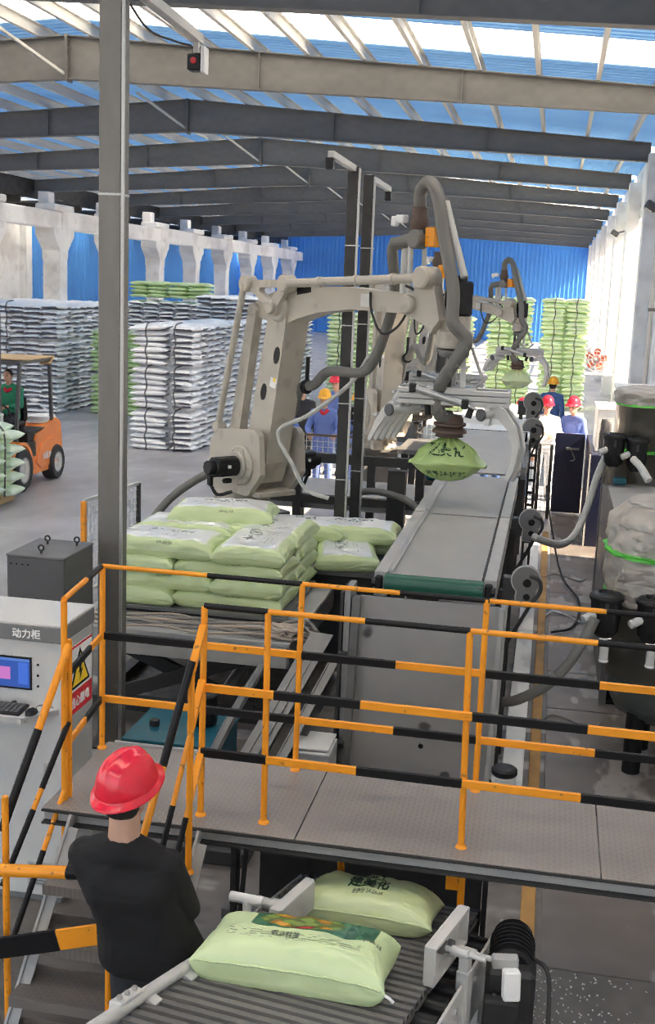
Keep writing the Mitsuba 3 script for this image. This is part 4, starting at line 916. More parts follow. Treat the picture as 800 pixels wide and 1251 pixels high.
part(sd, 'sheet', b2(-1.46, -1.22, 7.0, 7.3, .42, .43), 'light_grey'); part(sd, 'sheet', b2(-1.47, -1.23, 7.02, 7.32, .445, .455), 'light_grey'); part(sd, 'stand', b2(-1.45, -1.22, 7.02, 7.3, 0, .42), 'grey_paint')

# bags on the pallet: 5 to a layer, the pattern turned over from layer to layer
pl_ = thing('pallet', 'low steel pallet under the stacked green bags on the platform', 'pallet')
part(pl_, 'deck', b2(-3.52, -1.95, 8.82, 10.12, PZ + .03, PZ + .06, ch=.003), 'mid_steel')
for y in (8.9, 9.45, 10.0): part(pl_, 'runner', b2(-3.50, -1.97, y - .04, y + .04, PZ, PZ + .03), 'dark_steel')
LB, WB, LP = .94, .62, .132
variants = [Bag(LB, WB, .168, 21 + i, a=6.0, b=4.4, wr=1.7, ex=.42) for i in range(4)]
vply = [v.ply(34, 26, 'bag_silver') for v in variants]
lay_no = ('bottom', 'second', 'third', 'top')
def pallet_bag(label, x, y, z, rz, v, group, word=None):
    k = thing('fertilizer_bag', label, 'bag', group)
    to = at(x, y, z, rz + rng.uniform(-.03, .03))
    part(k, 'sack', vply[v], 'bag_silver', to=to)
    if word: part(k, 'lettering', variants[v].drape(han_shape(word, .026), word_u, -.90, off=.002), 'ink_grey', to=to)
    return k
word_u = .1
PB = PZ + .06
for L in range(4):
    z = PB + L * LP
    for row in range(3 if L % 2 == 0 else 2):
        pass
    fx0, fx1 = -3.50, -1.97
    if L % 2:                                                          # lengthwise at the left, crosswise at the right
        spots = [(fx0 + LB / 2, 8.86 + WB / 2, 0), (fx0 + LB / 2, 8.86 + WB * 1.5, 0), (fx1 - WB / 2 - .0, 8.86 + LB * .46, PI / 2), (fx0 + LB / 2, 8.86 + WB * 2.4, 0) if L < 3 else (fx0 + LB / 2 + .2, 9.93, 0), (fx1 - WB / 2, 9.86, PI / 2)]
    else:
        spots = [(fx1 - LB / 2, 8.86 + WB / 2, 0), (fx1 - LB / 2, 8.86 + WB * 1.5, 0), (fx0 + WB / 2, 8.86 + LB * .46, PI / 2), (fx1 - LB / 2, 9.93, 0), (fx0 + WB / 2, 9.86, PI / 2)]
    names = ('at the front', 'in the middle', 'laid across the corner', 'at the back', 'laid across the back corner')
    for j, (x, y, r) in enumerate(spots):
        pallet_bag('silvery green bag %s of the %s layer on the platform pallet' % (names[j], lay_no[L]), x, y, z, r, (L * 5 + j) % 4, 'bags on the platform pallet', '14-16-15' if (j == 0) else None)
pallet_bag('silvery green bag lying loose across the back top of the platform pallet', -2.78, 9.98, PB + 4 * LP, .10, 2, 'bags on the platform pallet', '14-16-15')
# second pallet, further right, nearly empty
p2 = thing('lift_platform', 'dark low platform holding two layers of silvery bags beside the belt', 'platform')
part(p2, 'top', b2(-2.72, -1.36, 10.35, 11.75, .77, .83, ch=.004), 'mid_steel')
part(p2, 'base', b2(-2.65, -1.42, 10.42, 11.68, 0, .77), 'dark_steel')
for x, y, z, r, t in ((-1.78, 10.72, .83, PI / 2 + .2, 'nearest the belt, lower layer'), (-2.35, 10.80, .83, PI / 2 - .1, 'left of the lower layer'), (-1.78, 11.35, .83, .05, 'behind in the lower layer'), (-1.80, 11.15, .97, .06, 'topmost, with a dark print'), (-2.38, 11.35, .83, .3, 'at the back left'), (-2.35, 11.05, .97, .15, 'upper left, crumpled')):
    pallet_bag('silvery green bag beside the belt, %s' % t, x, y, z, r, rng.randrange(4), 'bags beside the belt')

# ================================================================ high belt conveyor, chute and drives
UZ = 1.5
uc = thing('belt_conveyor', 'high grey belt conveyor with a green end roller running away below the robot gripper', 'conveyor')
for i, (y0, y1) in enumerate(((7.66, 9.93), (9.99, 12.22))):
    part(uc, 'belt', b2(-.98, -.345, y0 + (.0 if i else .02), y1, UZ - .02, UZ, ch=.003), 'belt_grey')
    part(uc, 'side_frame', b2(-1.075, -.985, y0, y1, UZ - .16, UZ + .012, ch=.004), 'grey_paint')
    part(uc, 'side_frame', b2(-.335, -.25, y0, y1, UZ - .16, UZ + .012, ch=.004), 'grey_paint')
    part(uc, 'guide_strip', b2(-.985, -.95, y0 + .02, y1, UZ, UZ + .03, ch=.004), 'aluminium')
    part(uc, 'inner_strip', b2(-.35, -.333, y0 + .02, y1, UZ, UZ + .014), 'rubber')
    for y in (y0 + .25, (y0 + y1) / 2, y1 - .2):
        for x in (-1.03, -.29): part(uc, 'leg', b2(x - .04, x + .04, y - .04, y + .04, 0, UZ - .15), 'dark_steel')
        part(uc, 'brace', b2(-1.0, -.3, y - .03, y + .03, .30, .36), 'dark_steel')
        part(uc, 'brace', b2(-1.0, -.3, y - .03, y + .03, .95, 1.0), 'dark_steel')
er_ = part(uc, 'green_roller', rod((-1.0, 7.66, UZ - .062), (-.335, 7.66, UZ - .062), .064, 28), 'belt_green', 40)
for x in (-1.04, -.30): part(er_, 'bearing', cat([bx((x, 7.66, UZ - .062), (.05, .10, .10), ch=.01), cyl((x + (-.03 if x < -.5 else .03), 7.63, UZ - .06), .03, .03, (1, 0, 0), 14)]), 'black_plastic')
for x in (-.365, -.352): part(er_, 'bolt', cyl((x, 7.60, UZ - .03), .008, .02, (0, 1, 0), 8), 'chrome')
cu = thing('chute', 'steep grey steel plate chute under the green roller end of the high belt', 'chute')
def quad(P): return trimesh.Trimesh(np.array(P), [(0, 1, 2), (0, 2, 3)], process=False)
part(cu, 'plate', plate([(-1.165, 0), (-.240, 0), (-.215, 1.20), (-1.15, 1.20)], .012, (0, 7.50, .16), (1, 0, 0), (0, .07, .9975)), 'chute_steel')
part(cu, 'flange', bar((-1.185, 7.44, .14), (-1.165, 7.53, 1.36), .05, .09, up=(0, 1, 0)), 'mid_steel')
part(cu, 'flange', bar((-.222, 7.44, .14), (-.20, 7.53, 1.36), .03, .09, up=(0, 1, 0)), 'grey_paint')
sp = part(cu, 'side_plate', plate([(7.40, 0.0), (7.75, 0.0), (7.78, 1.40), (7.45, 1.40), (7.43, 1.0), (7.40, .6)], .02, (-1.255, 0, 0), (0, 1, 0), (0, 0, 1)), 'dark_steel')
part(cu, 'side_plate', b2(-1.24, -1.20, 7.46, 7.72, 0, 1.42), 'chute_steel')
for z in (.35, .98): part(sp, 'lug', bx((-1.225, 7.40, z), (.06, .03, .05), rx=.5), 'dark_steel')
part(cu, 'pipe', rod((-.205, 7.46, .2), (-.185, 7.56, 1.40), .022, 10), 'grey_paint', 40)
part(cu, 'frame_upright', b2(-.22, -.16, 7.60, 7.66, 0, 1.35), 'dark_steel'); part(cu, 'frame_upright', b2(-.22, -.16, 8.4, 8.48, 0, 1.35), 'dark_steel'); part(cu, 'frame_rail', b2(-.21, -.17, 7.6, 8.45, .55, .61), 'dark_steel')
for x, z in ((-.80, .62), (-.68, .36)): part(cu, 'mark', cyl((x, 7.483 + .07 * (z - .16), z), .018, .004, (0, 1, 0.0), 10), 'rail_black')
part(cu, 'spill_box', cyl((-.10, 6.9, .40), .075, .16, (0, 0, 1), 20), 'light_grey', 40)
part(cu, 'spill_grille', cyl((-.10, 6.9, .50), .08, .05, (0, 0, 1), 20), 'black_plastic', 40)
part(cu, 'spill_stand', b2(-.13, -.07, 6.87, 6.93, 0, .33), 'dark_steel')
def gear_drive(label, x, y, z, s):
    k = thing('gear_drive', label, 'gear motor', 'conveyor drives')
    g = unary_union([Point(0, .02).buffer(.115), affinity.rotate(sbox(-.07, -.20, .085, .05), 0), Point(.0, -.13).buffer(.075)])
    part(k, 'housing', plate(affinity.scale(g, s, s, origin=(0, 0)), .10 * s, (x, y, z), (1, 0, 0), (0, 0, 1)), 'mid_steel', 30)
    part(k, 'flange', plate(affinity.scale(g.buffer(.012), s, s, origin=(0, 0)), .02 * s, (x, y - .03 * s, z), (1, 0, 0), (0, 0, 1)), 'grey_paint', 30)
    for (a, b, r) in ((.01, .0, .035), (.012, -.12, .028)):
        part(k, 'bore', cyl((x + a * s, y - .052 * s, z + b * s), r * s, .02, (0, 1, 0), 18), 'rail_black', 40)
    for q in range(8):
        t = q * PI / 4 + .2
        part(k, 'bolt', cyl((x + .095 * s * math.cos(t), y - .042 * s, z + (.02 + .095 * math.sin(t)) * s), .009 * s, .012, (0, 1, 0), 6), 'aluminium')
    part(k, 'motor', cyl((x - .02, y + .20 * s, z - .1 * s), .08 * s, .32 * s, (0, 1, 0), 18), 'dark_steel', 40)
    part(k, 'mount', b2(x - .19 * s, x - .05, y - .02, y + .08, z - .16 * s, z + .02), 'dark_steel')
    part(k, 'stand', b2(x - .17, x - .12, y + .02, y + .08, 0, z - .10 * s), 'dark_steel')
    part(k, 'cable', hose([(x + .03 * s, y - .06, z + .07 * s), (x + .11 * s, y - .07, z + .04 * s), (x + .12 * s, y - .06, z - .06 * s), (x + .05 * s, y - .05, z - .18 * s), (x - .04, y - .0, z - .40 * s), (x - .12, y + .02, z - .6 * s)], .013, 8), 'rubber', 40)
gear_drive('grey gear drive at the near end of the high belt, beside the green roller', -.06, 7.76, 1.50, .80)
gear_drive('grey gear drive at the joint between the two belt sections', -.075, 9.92, 1.50, .80)
gear_drive('dark gear drive at the far white machine cover, lower one', -.17, 14.9, 1.72, 1.05)
gear_drive('dark gear drive at the far white machine cover, upper one', -.20, 15.5, 2.0, 1.0)
# machines further along the same line
pm = thing('bag_press', 'pale sheet-metal bag press covers at the far end of the high belt', 'machine')
part(pm, 'inclined_plate', plate([(-1.10, 0), (-.24, 0), (-.24, 1.6), (-1.10, 1.6)], .02, (0, 12.42, 1.50), (1, 0, 0), (0, .985, .17)), 'grey_paint')
part(pm, 'gap_shade_bar', b2(-1.12, -.22, 14.1, 14.25, 1.66, 1.76), 'rail_black')  # solid black bar painting the shade of the gap before the covers
part(pm, 'cover', b2(-1.16, -.20, 14.3, 15.4, 1.60, 1.70, ch=.01), 'white_paint'); part(pm, 'cover', b2(-1.16, -.20, 15.42, 17.6, 1.62, 1.78, ch=.01), 'white_paint')
for y in (12.6, 14.0, 15.4, 17.0):
    for x in (-1.08, -.28): part(pm, 'leg', b2(x - .04, x + .04, y - .04, y + .04, 0, 1.6), 'dark_steel')
part(pm, 'side_frame', b2(-.24, -.18, 12.5, 17.2, 1.45, 1.58), 'mid_steel')
for q in range(9): part(pm, 'rung', b2(-.17, -.10, 14.0, 14.03, .3 + q * .15, .33 + q * .15), 'dark_steel')
for x in (-.18, -.10): part(pm, 'ladder_side', b2(x - .015, x + .015, 14.0, 14.03, 0, 1.7), 'dark_steel')
dk = thing('cable_duct', 'white taped cable duct on the floor along the right of the high belt', 'cable duct')
for j in range(8):
    y0 = 6.45 + j * 1.25; part(dk, 'duct_length', b2(-.135, .015, y0, y0 + 1.24, 0, .10 + .004 * (j % 3), ch=.006), 'white_strip')
os_ = thing('wood_strip', 'worn orange timber strip along the white cable duct', 'strip')
for j in range(4): part(os_, 'strip_length', b2(.055, .135, 5.7 + j * 2.8, 8.48 + j * 2.8, 0, .035, ch=.004), 'orange_strip')
for i, (pts, r, m, l) in enumerate((([(-.25, 7.95, .58), (-.13, 7.88, .60), (-.02, 7.84, .66), (.14, 7.82, .78), (.27, 7.82, .95), (.36, 7.85, 1.12), (.42, 7.88, 1.26)], .036, 'hose_grey', 'dark ribbed hose sweeping up from the floor to the near dust canister'), ([(-.03, 9.85, 1.38), (.06, 10.1, 1.30), (.20, 10.5, 1.20), (.33, 10.9, 1.22), (.43, 11.1, 1.45), (.50, 11.15, 1.75), (.585, 11.15, 2.0)], .035, 'hose_light', 'pale hose sagging between the belt drive and the wrapped machine'), ([(.05, 15.0, 1.0), (.14, 14.6, .6), (.30, 14.0, .10), (.5, 13.0, .04), (.42, 12.0, .03), (.2, 11.7, .03)], .012, 'rubber', 'thin black cable trailing over the aisle floor'))):
    solo('hose', hose(pts, r, 12), m, l, 'hose', smooth=True)
for i, (y, w) in enumerate(((12.4, .18), (14.2, .15), (9.2, .12))):
    solo('floor_cable', hose([(.14, y, .018), (.22, y + w, .018), (.38, y + .02, .018), (.52, y - w, .018), (.60, y + .05, .018)], .008, 6), 'cable_grey' if i else 'white_cloth', 'thin cable lying across the steel aisle floor, %s from the camera' % ('second', 'third', 'first')[i], 'cable')

# ================================================================ wrapped machines at the right
ma = thing('wrapped_machine', 'machine wrapped in clear film and green tape standing on the grey cabinet at right', 'machine')
def wrapped(c, hx, hy, z0, z1, seed, n=40, m=16, amp=.03, pw=.35, top=0.0):
    V, F = [], []
    for j in range(m + 1):
        t = j / m
        for i in range(n):
            a = i * 2 * PI / n; ca, sa_ = math.cos(a), math.sin(a)
            k_ = (abs(ca) ** (1 / pw) + abs(sa_) ** (1 / pw)) ** (-pw)
            q = np.array([ca * 3 + seed, sa_ * 3, t * 4.0 + seed]); f = meshkit.fbm(q, 3, seed) - .5
            fold = (abs(math.sin(a * 6.5 + t * 4 + 7 * f)) - .5) * .7 + .25 * math.sin(a * 31 + 9 * f + t * 7)
            r = k_ * (1 + amp * 4 * f * .6 + amp * fold) * (1 - top * max(0, t - .8) * 2.5)
            V.append((c[0] + hx * r * ca, c[1] + hy * r * sa_, z0 + (z1 - z0) * t + .02 * f))
    for j in range(m):
        for i in range(n):
            a0, a1, b0, b1 = j * n + i, j * n + (i + 1) % n, (j + 1) * n + i, (j + 1) * n + (i + 1) % n
            F += [(a0, a1, b1), (a0, b1, b0)]
    V.append((c[0], c[1], z1 + .01)); e = len(V) - 1
    for i in range(n): F.append((m * n + i, m * n + (i + 1) % n, e))
    return trimesh.Trimesh(np.array(V), np.array(F), process=False)
gc = thing('steel_cabinet', 'grey steel cabinet frame with a dark open front beside the aisle', 'cabinet')
part(gc, 'carcass', cat([b2(.66, 1.55, 9.75, 12.4, 0, .05), b2(.66, 1.55, 9.75, 12.4, 1.62, 1.66), b2(.66, .70, 9.9, 12.4, .05, 1.62), b2(1.51, 1.55, 9.75, 12.4, .05, 1.62), b2(.66, 1.55, 12.36, 12.4, .05, 1.62)]), 'rail_black')
part(gc, 'edge_frame', cat([b2(.60, .66, 9.72, 9.80, 0, 1.66), b2(.60, .66, 12.3, 12.4, 0, 1.66), b2(.60, .66, 9.72, 12.4, 1.60, 1.66)]), 'mid_steel')
part(gc, 'side_panel', b2(.612, .645, 9.8, 12.3, .02, 1.60), 'mid_steel')
part(gc, 'top', b2(.60, 1.58, 9.70, 12.45, 1.66, 1.675), 'grey_paint')
MAc = (1.06, 11.6)
part(ma, 'housing', b2(.72, 1.42, 11.3, 12.0, 1.675, 2.45, ch=.03), 'tank_dark')
part(ma, 'film', wrapped(MAc, .40, .42, 1.66, 2.44, 4, amp=.035), 'film', True)
part(ma, 'folded_film', wrapped(MAc, .43, .45, 2.42, 2.56, 9, amp=.06, m=6, top=.5), 'film_wrap', True)
for z in (2.40, 1.97): part(ma, 'green_tape', wrapped(MAc, .425, .445, z, z + .03, 4, m=2, amp=.035), 'tape_green', True)
part(ma, 'label', b2(.98, 1.12, 11.125, 11.135, 2.28, 2.42), 'sign_yellow')
mb = thing('wrapped_tank', 'dark round-bottomed tank wrapped in cloudy film at the right edge behind the rails', 'tank')
TBc = (.98, 8.55)
part(mb, 'vessel', lathe([(0, .34), (.20, .36), (.34, .44), (.40, .56), (.41, .70), (.41, 1.30), (.36, 1.40), (0, 1.42)], 40, (*TBc, 0)), 'tank_dark', 40)
part(mb, 'film', wrapped((TBc[0] + .02, TBc[1]), .50, .50, 1.28, 1.98, 7, n=56, m=22, amp=.075, pw=.42, top=.55), 'film_wrap', True)
part(mb, 'lower_film', wrapped(TBc, .435, .435, .72, 1.32, 3, n=56, m=14, amp=.04, pw=.5), 'film', True)
part(mb, 'green_tape', wrapped((TBc[0] + .02, TBc[1]), .525, .525, 1.62, 1.65, 7, n=56, m=2, amp=.06, pw=.42), 'tape_green', True)
part(mb, 'green_tape', wrapped((TBc[0] + .02, TBc[1]), .49, .49, 1.30, 1.325, 5, n=56, m=2, amp=.05, pw=.45), 'tape_green', True)
for q in range(3):
    a = 2.3 + q * 2 * PI / 3; part(mb, 'leg', rod((TBc[0] + .30 * math.cos(a + 1.7), TBc[1] + .30 * math.sin(a + 1.7), 0), (TBc[0] + .30 * math.cos(a + 1.7), TBc[1] + .30 * math.sin(a + 1.7), .46), .065, 16), 'rail_black', 40)
def canister(label, x, y, z, r, bottle=True):
    k = thing('dust_canister', label, 'canister', 'black dust canisters')
    part(k, 'drum', lathe([(0, -.16), (r * .5, -.16), (r * .82, -.12), (r * .92, -.04), (r * .95, .10), (0, .10)], 28, (x, y, z)), 'black_plastic', 40)
    part(k, 'lid', lathe([(r * 1.05, .10), (r * 1.08, .115), (r * 1.05, .13), (r * .9, .145), (r * .55, .15), (r * .5, .135), (0, .14)], 28, (x, y, z)), 'black_plastic', 40)
    part(k, 'inlet', rod((x - r * .7, y - r * .5, z - .0), (x - r * 1.35, y - r * .85, z - .03), .03, 12), 'light_grey', 40)
    part(k, 'clip', b2(x - .012, x + .012, y - r * 1.02, y - r * .93, z + .03, z + .12), 'dark_steel')
    if bottle:
        for zz in (-.20, -.33): part(k, 'bottle_ring', cyl((x + .01, y - .02, z + zz), .034, .02, (0, 0, 1), 16), 'white_paint', 40)
        part(k, 'bottle', cyl((x + .01, y - .02, z - .265), .030, .12, (0, 0, 1), 16), 'light_grey', 40)
        part(k, 'valve', cat([cyl((x + .01, y - .02, z - .175), .018, .05, n=10), rod((x - .03, y - .03, z - .172), (x + .05, y - .03, z - .168), .008, 8)]), 'chrome')
    part(k, 'bracket', b2(x - .015, x + .015, y, y + .30, z - .02, z + .02), 'dark_steel')
canister('black dust canister with a clear bottle below, left one on the wrapped tank', .49, 7.98, 1.27, .11)
canister('black dust canister with a clear bottle below, at the right edge of the picture frame', .80, 7.98, 1.26, .11)
canister('black dust canister with a pale hose on the wrapped machine, left of two', .625, 11.05, 2.02, .10, False)
canister('black dust canister with a pale pipe on the wrapped machine, right of two', .83, 11.05, 1.99, .10, False)
part('dust_canister_003', 'outlet_pipe', hose([(.80, 10.95, 1.95), (.86, 10.8, 1.90), (.93, 10.7, 1.80)], .035, 12), 'light_grey', 40)
part('wrapped_machine', 'blue_valve', b2(.64, .76, 11.0, 11.1, 1.70, 1.76, ch=.01), 'teal_paint')
part('wrapped_machine', 'crumpled_film', wrapped((.66, 11.2), .11, .10, 1.675, 1.95, 11, n=24, m=8, amp=.12), 'film', True)
# dark navy cabinet with its door swung out into the aisle
nc = thing('navy_cabinet', 'dark navy steel cabinet with its door swung open into the aisle', 'cabinet')
part(nc, 'body', b2(.62, 1.35, 16.2, 18.6, 0, 1.28, ch=.01), 'navy_steel')
dr_ = part(nc, 'door', b2(.15, .60, 18.56, 18.62, .03, 1.28, ch=.006), 'navy_steel')
part(dr_, 'upper_panel', b2(.18, .57, 18.545, 18.56, .70, 1.24), 'navy_steel'); part(dr_, 'lower_panel', b2(.18, .57, 18.545, 18.56, .06, .66), 'navy_steel')
part(dr_, 'handle', b2(.32, .52, 18.50, 18.545, 1.03, 1.07, ch=.005), 'mid_steel')
part(dr_, 'hanging_key', hose([(.40, 18.53, 1.03), (.44, 18.53, .95), (.46, 18.53, .88), (.40, 18.53, .86)], .012, 6), 'mid_steel')
part(nc, 'edge_strip', b2(.60, .62, 16.2, 16.24, 0, 1.28), 'light_grey')
wb_ = thing('white_cabinet', 'white sheet-metal cabinet on top of the navy cabinet in the sun', 'cabinet')
part(wb_, 'body', b2(.68, 1.0, 16.6, 17.6, 1.28, 1.86, ch=.01), 'white_paint'); part(wb_, 'lid', b2(.66, 1.02, 16.58, 17.62, 1.86, 1.89, ch=.006), 'white_paint')
jk_ = solo('hung_jacket', wrapped((.80, 16.53), .075, .045, 1.32, 1.74, 6, n=24, m=12, amp=.14, top=.5), 'box_grey', 'dark grey jacket hung on the front of the white cabinet', 'jacket', smooth=True)
wc2 = thing('white_cabinet', 'tall white steel cabinet beside the wrapped machine at the right wall', 'cabinet')
part(wc2, 'body', b2(.78, 1.30, 13.2, 14.2, 0, 2.36, ch=.01), 'cabinet_white'); part(wc2, 'ledge', b2(.74, 1.36, 13.15, 14.25, 2.36, 2.41, ch=.01), 'white_paint')
part(wc2, 'cable', hose([(.80, 13.14, 2.34), (.90, 13.12, 2.22), (1.05, 13.12, 2.18), (1.25, 13.14, 2.22)], .012, 6), 'rubber', 40)
# fan on the right wall, lamps and pipes on the piers
fn = thing('wall_fan', 'round red-bladed wall fan on a white bracket by the right-hand piers', 'fan')
fc = np.array([1.44, 27.2 + 10.0, 1.52])
fc = np.array([1.18, 32.8, 1.72])
part(fn, 'guard', cat([tube(np.array([(fc[0] + r_ * math.cos(t), fc[1] - .06, fc[2] + r_ * math.sin(t)) for t in np.linspace(0, 2 * PI, 36)]), .012, 6, False) for r_ in (.32, .22, .12)] + [rod(fc + [0, -.06, 0], fc + [.32 * math.cos(t), -.06, .32 * math.sin(t)], .006, 5) for t in np.linspace(0, 2 * PI, 12, endpoint=False)]), 'wire')
for q in range(5):
    t = q * 2 * PI / 5 + .3
    part(fn, 'blade', plate([(.04, -.03), (.12, -.09), (.26, -.11), (.30, .0), (.22, .08), (.06, .04)], .012, fc, (math.cos(t), .25, math.sin(t)), (-math.sin(t), .25, math.cos(t))), 'fan_red')
part(fn, 'hub', cyl(fc, .06, .12, (0, 1, 0), 16), 'dark_steel', 40)
part(fn, 'bracket', b2(fc[0] - .30, RX + .2, fc[1] - .12, fc[1] + .12, fc[2] - .42, fc[2] - .36), 'white_paint')
part(fn, 'stem', rod(fc + [0, .05, 0], fc + [0, .05, -.37], .02, 8), 'light_grey', 40)
for i, (x, y, z) in enumerate(((1.62, 23.4, 5.1), (1.60, 37.6, 5.3))):
    k = thing('flood_light', 'small dark flood light high on a pier of the right wall, %s from the camera' % ('first', 'second')[i], 'lamp', 'flood lights on the right wall')
    part(k, 'housing', bx((x, y, z), (.22, .12, .16), rz=.3, ry=.5, ch=.015), 'box_grey'); part(k, 'glass', bx((x - .06, y - .04, z - .07), (.16, .08, .02), rz=.3, ry=.5), 'light_grey')
    part(k, 'bracket', bar((x + .05, y, z + .02), (RX + .33, y, z + .12), .03, .03), 'dark_steel')
pp_ = thing('wall_pipe', 'grey pipe running up the right wall beside the nearest pier', 'pipe')
part(pp_, 'pipe', rod((1.70, 22.2, .0), (1.70, 22.2, 6.0), .045, 10), 'purlin_grey', 40)
for z in (1.5, 3.2, 4.9): part(pp_, 'clamp', b2(1.64, RX + .36, 22.15, 22.25, z - .03, z + .03), 'mid_steel')
lg = thing('wall_frame', 'steel pipe frame fixed to the near pier at the right edge', 'frame')
part(lg, 'bar', cat([rod((1.74, 20.6, 3.9), (1.74, 20.6, 4.6), .025, 8), rod((1.74, 20.6, 4.6), (1.74, 21.2, 4.62), .025, 8), rod((1.74, 20.6, 3.9), (1.74, 21.2, 3.92), .025, 8), rod((1.74, 20.6, 5.25), (1.74, 21.3, 5.25), .03, 8)]), 'mid_steel', 40)
# ================================================================ palletising robots
def robot(label, bx_, by_, phi, lean, q, arch=True, ls=1.0):
    """arm robot on a pedestal; phi turns the arm plane (clockwise from +x), lean tilts the lower link forward, q raises the upper arm"""
    a = np.array([math.cos(phi), -math.sin(phi), 0]); s_ = np.array([-math.sin(phi), -math.cos(phi), 0]); up = np.array([0, 0, 1.0])
    B = np.array([bx_, by_, 0])
    def W(r, z, s=0.0): return B + a * r + s_ * s + up * z
    def pl(poly, th, s): return plate(poly, th, B + s_ * s, a, up)
    k = thing('palletising_robot', label, 'robot', None)
    bc = lambda r, z, s, size, ch=.01: bx(W(r, z, s), size, rz=-phi, ch=ch)
    # pedestal and turret
    pd = part(k, 'pedestal', cat([bx(W(0, .46), (.56, .56, .88), rz=-phi, ch=.02), bx(W(0, .91), (.78, .78, .05), rz=-phi, ch=.008), bx(W(0, .02), (.85, .85, .04), rz=-phi, ch=.008)]), 'mid_steel')
    tu = part(k, 'turret', lathe([(0, .93), (.30, .93), (.31, .95), (.31, 1.0), (.27, 1.01), (.27, 1.08), (.31, 1.09), (.31, 1.16), (.30, 1.18), (0, 1.18)], 36, B), 'robot_cream', 40)
    for i in range(14):
        t = i * 2 * PI / 14
        part(tu, 'bolt', cyl(B + [.30 * math.cos(t), .30 * math.sin(t), 1.045], .022, .05, (0, 0, 1), 8), 'robot_cream')
    part(k, 'terminal_box', bc(.40, 1.02, .12, (.18, .16, .16)), 'robot_cream')
    SR, SZ = .40, 1.50                                                 # shoulder axis
    # shoulder frame: two cheeks and a floor
    cheek = [(-.04, 1.84), (.62, 1.90), (.69, 1.84), (.73, 1.43), (.52, 1.18), (-.10, 1.18), (-.22, 1.26), (-.18, 1.72)]
    g = Polygon(cheek).buffer(-.04).buffer(.04)
    for s in (.27, -.27):
        c = part(k, 'cheek', pl(g, .07, s), 'robot_cream', 30)
        part(c, 'flange_ring', cyl(W(SR, SZ, s * 1.20), .215, .06, s_, 32), 'robot_cream', 40)
        part(c, 'reducer', cyl(W(SR, SZ, s * 1.36), .155, .05, s_, 28), 'robot_cream', 40)
        for i in range(12):
            t = i * 2 * PI / 12
            part(c, 'bolt', cyl(W(SR + .185 * math.cos(t), SZ + .185 * math.sin(t), s * 1.32), .016, .02, s_, 6), 'robot_cream')
    part(k, 'frame_floor', bc(.25, 1.20, 0, (.80, .50, .06)), 'robot_cream')
    part(k, 'frame_back', bc(-.08, 1.46, 0, (.06, .50, .50)), 'robot_cream')
    for s in (1, -1):
        m_ = part(k, 'servo_motor', cat([cyl(W(SR, SZ, s * .53), .105, .30, s_, 4 if False else 18), bc(SR, SZ, s * .53, (.19, .26, .19), .02), cyl(W(SR, SZ, s * .71), .075, .08, s_, 18)]), 'black_plastic')
        part(m_, 'connector', bc(SR - .06, SZ - .14, s * .66, (.06, .05, .12)), 'black_plastic'); part(m_, 'connector', bc(SR + .02, SZ - .15, s * .50, (.05, .10, .05)), 'black_plastic')
        part(m_, 'nameplate', bc(SR + .03, SZ + .02, s * .53 + .132 * s, (.0, .0, .0)) if False else bc(SR + .02, SZ + .01, s * .535, (.196, .035, .03), .002), 'white_paint')
        part(k, 'cable', hose([W(SR - .06, SZ - .18, s * .66), W(SR - .04, SZ - .30, s * .58), W(SR + .08, SZ - .26, s * .48)], .018, 8), 'rubber', 40)
    # lower link: tapered box with oval openings
    L1 = 1.70 * ls
    ld = np.array([math.sin(lean), math.cos(lean)]); ln = np.array([ld[1], -ld[0]])
    def lk(t, o): return (SR + ld[0] * L1 * t + ln[0] * o, SZ + ld[1] * L1 * t + ln[1] * o)
    prof = [lk(-.10, -.10), lk(-.10, .16), lk(.04, .20), lk(.45, .185), lk(.93, .155), lk(1.06, .10), lk(1.06, -.10), lk(.93, -.145), lk(.45, -.165), lk(.04, -.17)]
    lo = part(k, 'lower_link', pl(Polygon(prof).buffer(-.02).buffer(.02), .30, 0), 'robot_cream', 30)
    for t, o in ((.47, -.02), (.72, .10)):
        e = affinity.rotate(affinity.scale(Point(0, 0).buffer(.05), 1.0, 1.8), -math.degrees(lean))
        part(lo, 'oval_opening', pl(affinity.translate(e, *lk(t, o)), .308, 0), 'rail_black', 30)
        part(lo, 'oval_rim', pl(affinity.translate(e.buffer(.012), *lk(t, o)), .303, 0), 'robot_cream', 30)
    part(lo, 'sticker', cat([pl(affinity.translate(affinity.rotate(sbox(-.05, -.05, .05, .05), -math.degrees(lean)), *lk(.55, .11)), .304, 0)]), 'white_paint')
    part(lo, 'sticker', pl(affinity.translate(affinity.rotate(sbox(-.0, 0, .04, .04), -math.degrees(lean)), *lk(.555, .11)), .306, 0), 'sign_yellow')
    E_ = np.array(lk(1.0, 0)); ed = np.array([math.cos(q), math.sin(q)]); en = np.array([-ed[1], ed[0]])
    L2 = 1.97 * ls
    def uk(t, o): return tuple(E_ + ed * L2 * t + en * o)
    # upper arm: bent box girder
    ua = Polygon([uk(-.22, -.08), uk(-.24, .04), uk(-.18, .10), uk(-.02, .17), uk(.12, .20), uk(.5, .185), uk(.98, .085), uk(1.03, .0), uk(.99, -.085), uk(.55, -.03), uk(.30, -.055), uk(.15, -.11), uk(.03, -.17), uk(-.08, -.15)]).buffer(-.025).buffer(.025)
    up_ = part(k, 'upper_arm', pl(ua, .25, -.0), 'robot_cream', 30)
    part(up_, 'arm_label', pl(affinity.translate(sbox(-.07, -.06, .07, .06), *uk(.66, .05)), .254, 0), 'light_grey')
    part(up_, 'recess', pl(Polygon([uk(.14, .12), uk(.25, .14), uk(.25, .19), uk(.14, .19)]), .256, 0), 'rail_black')
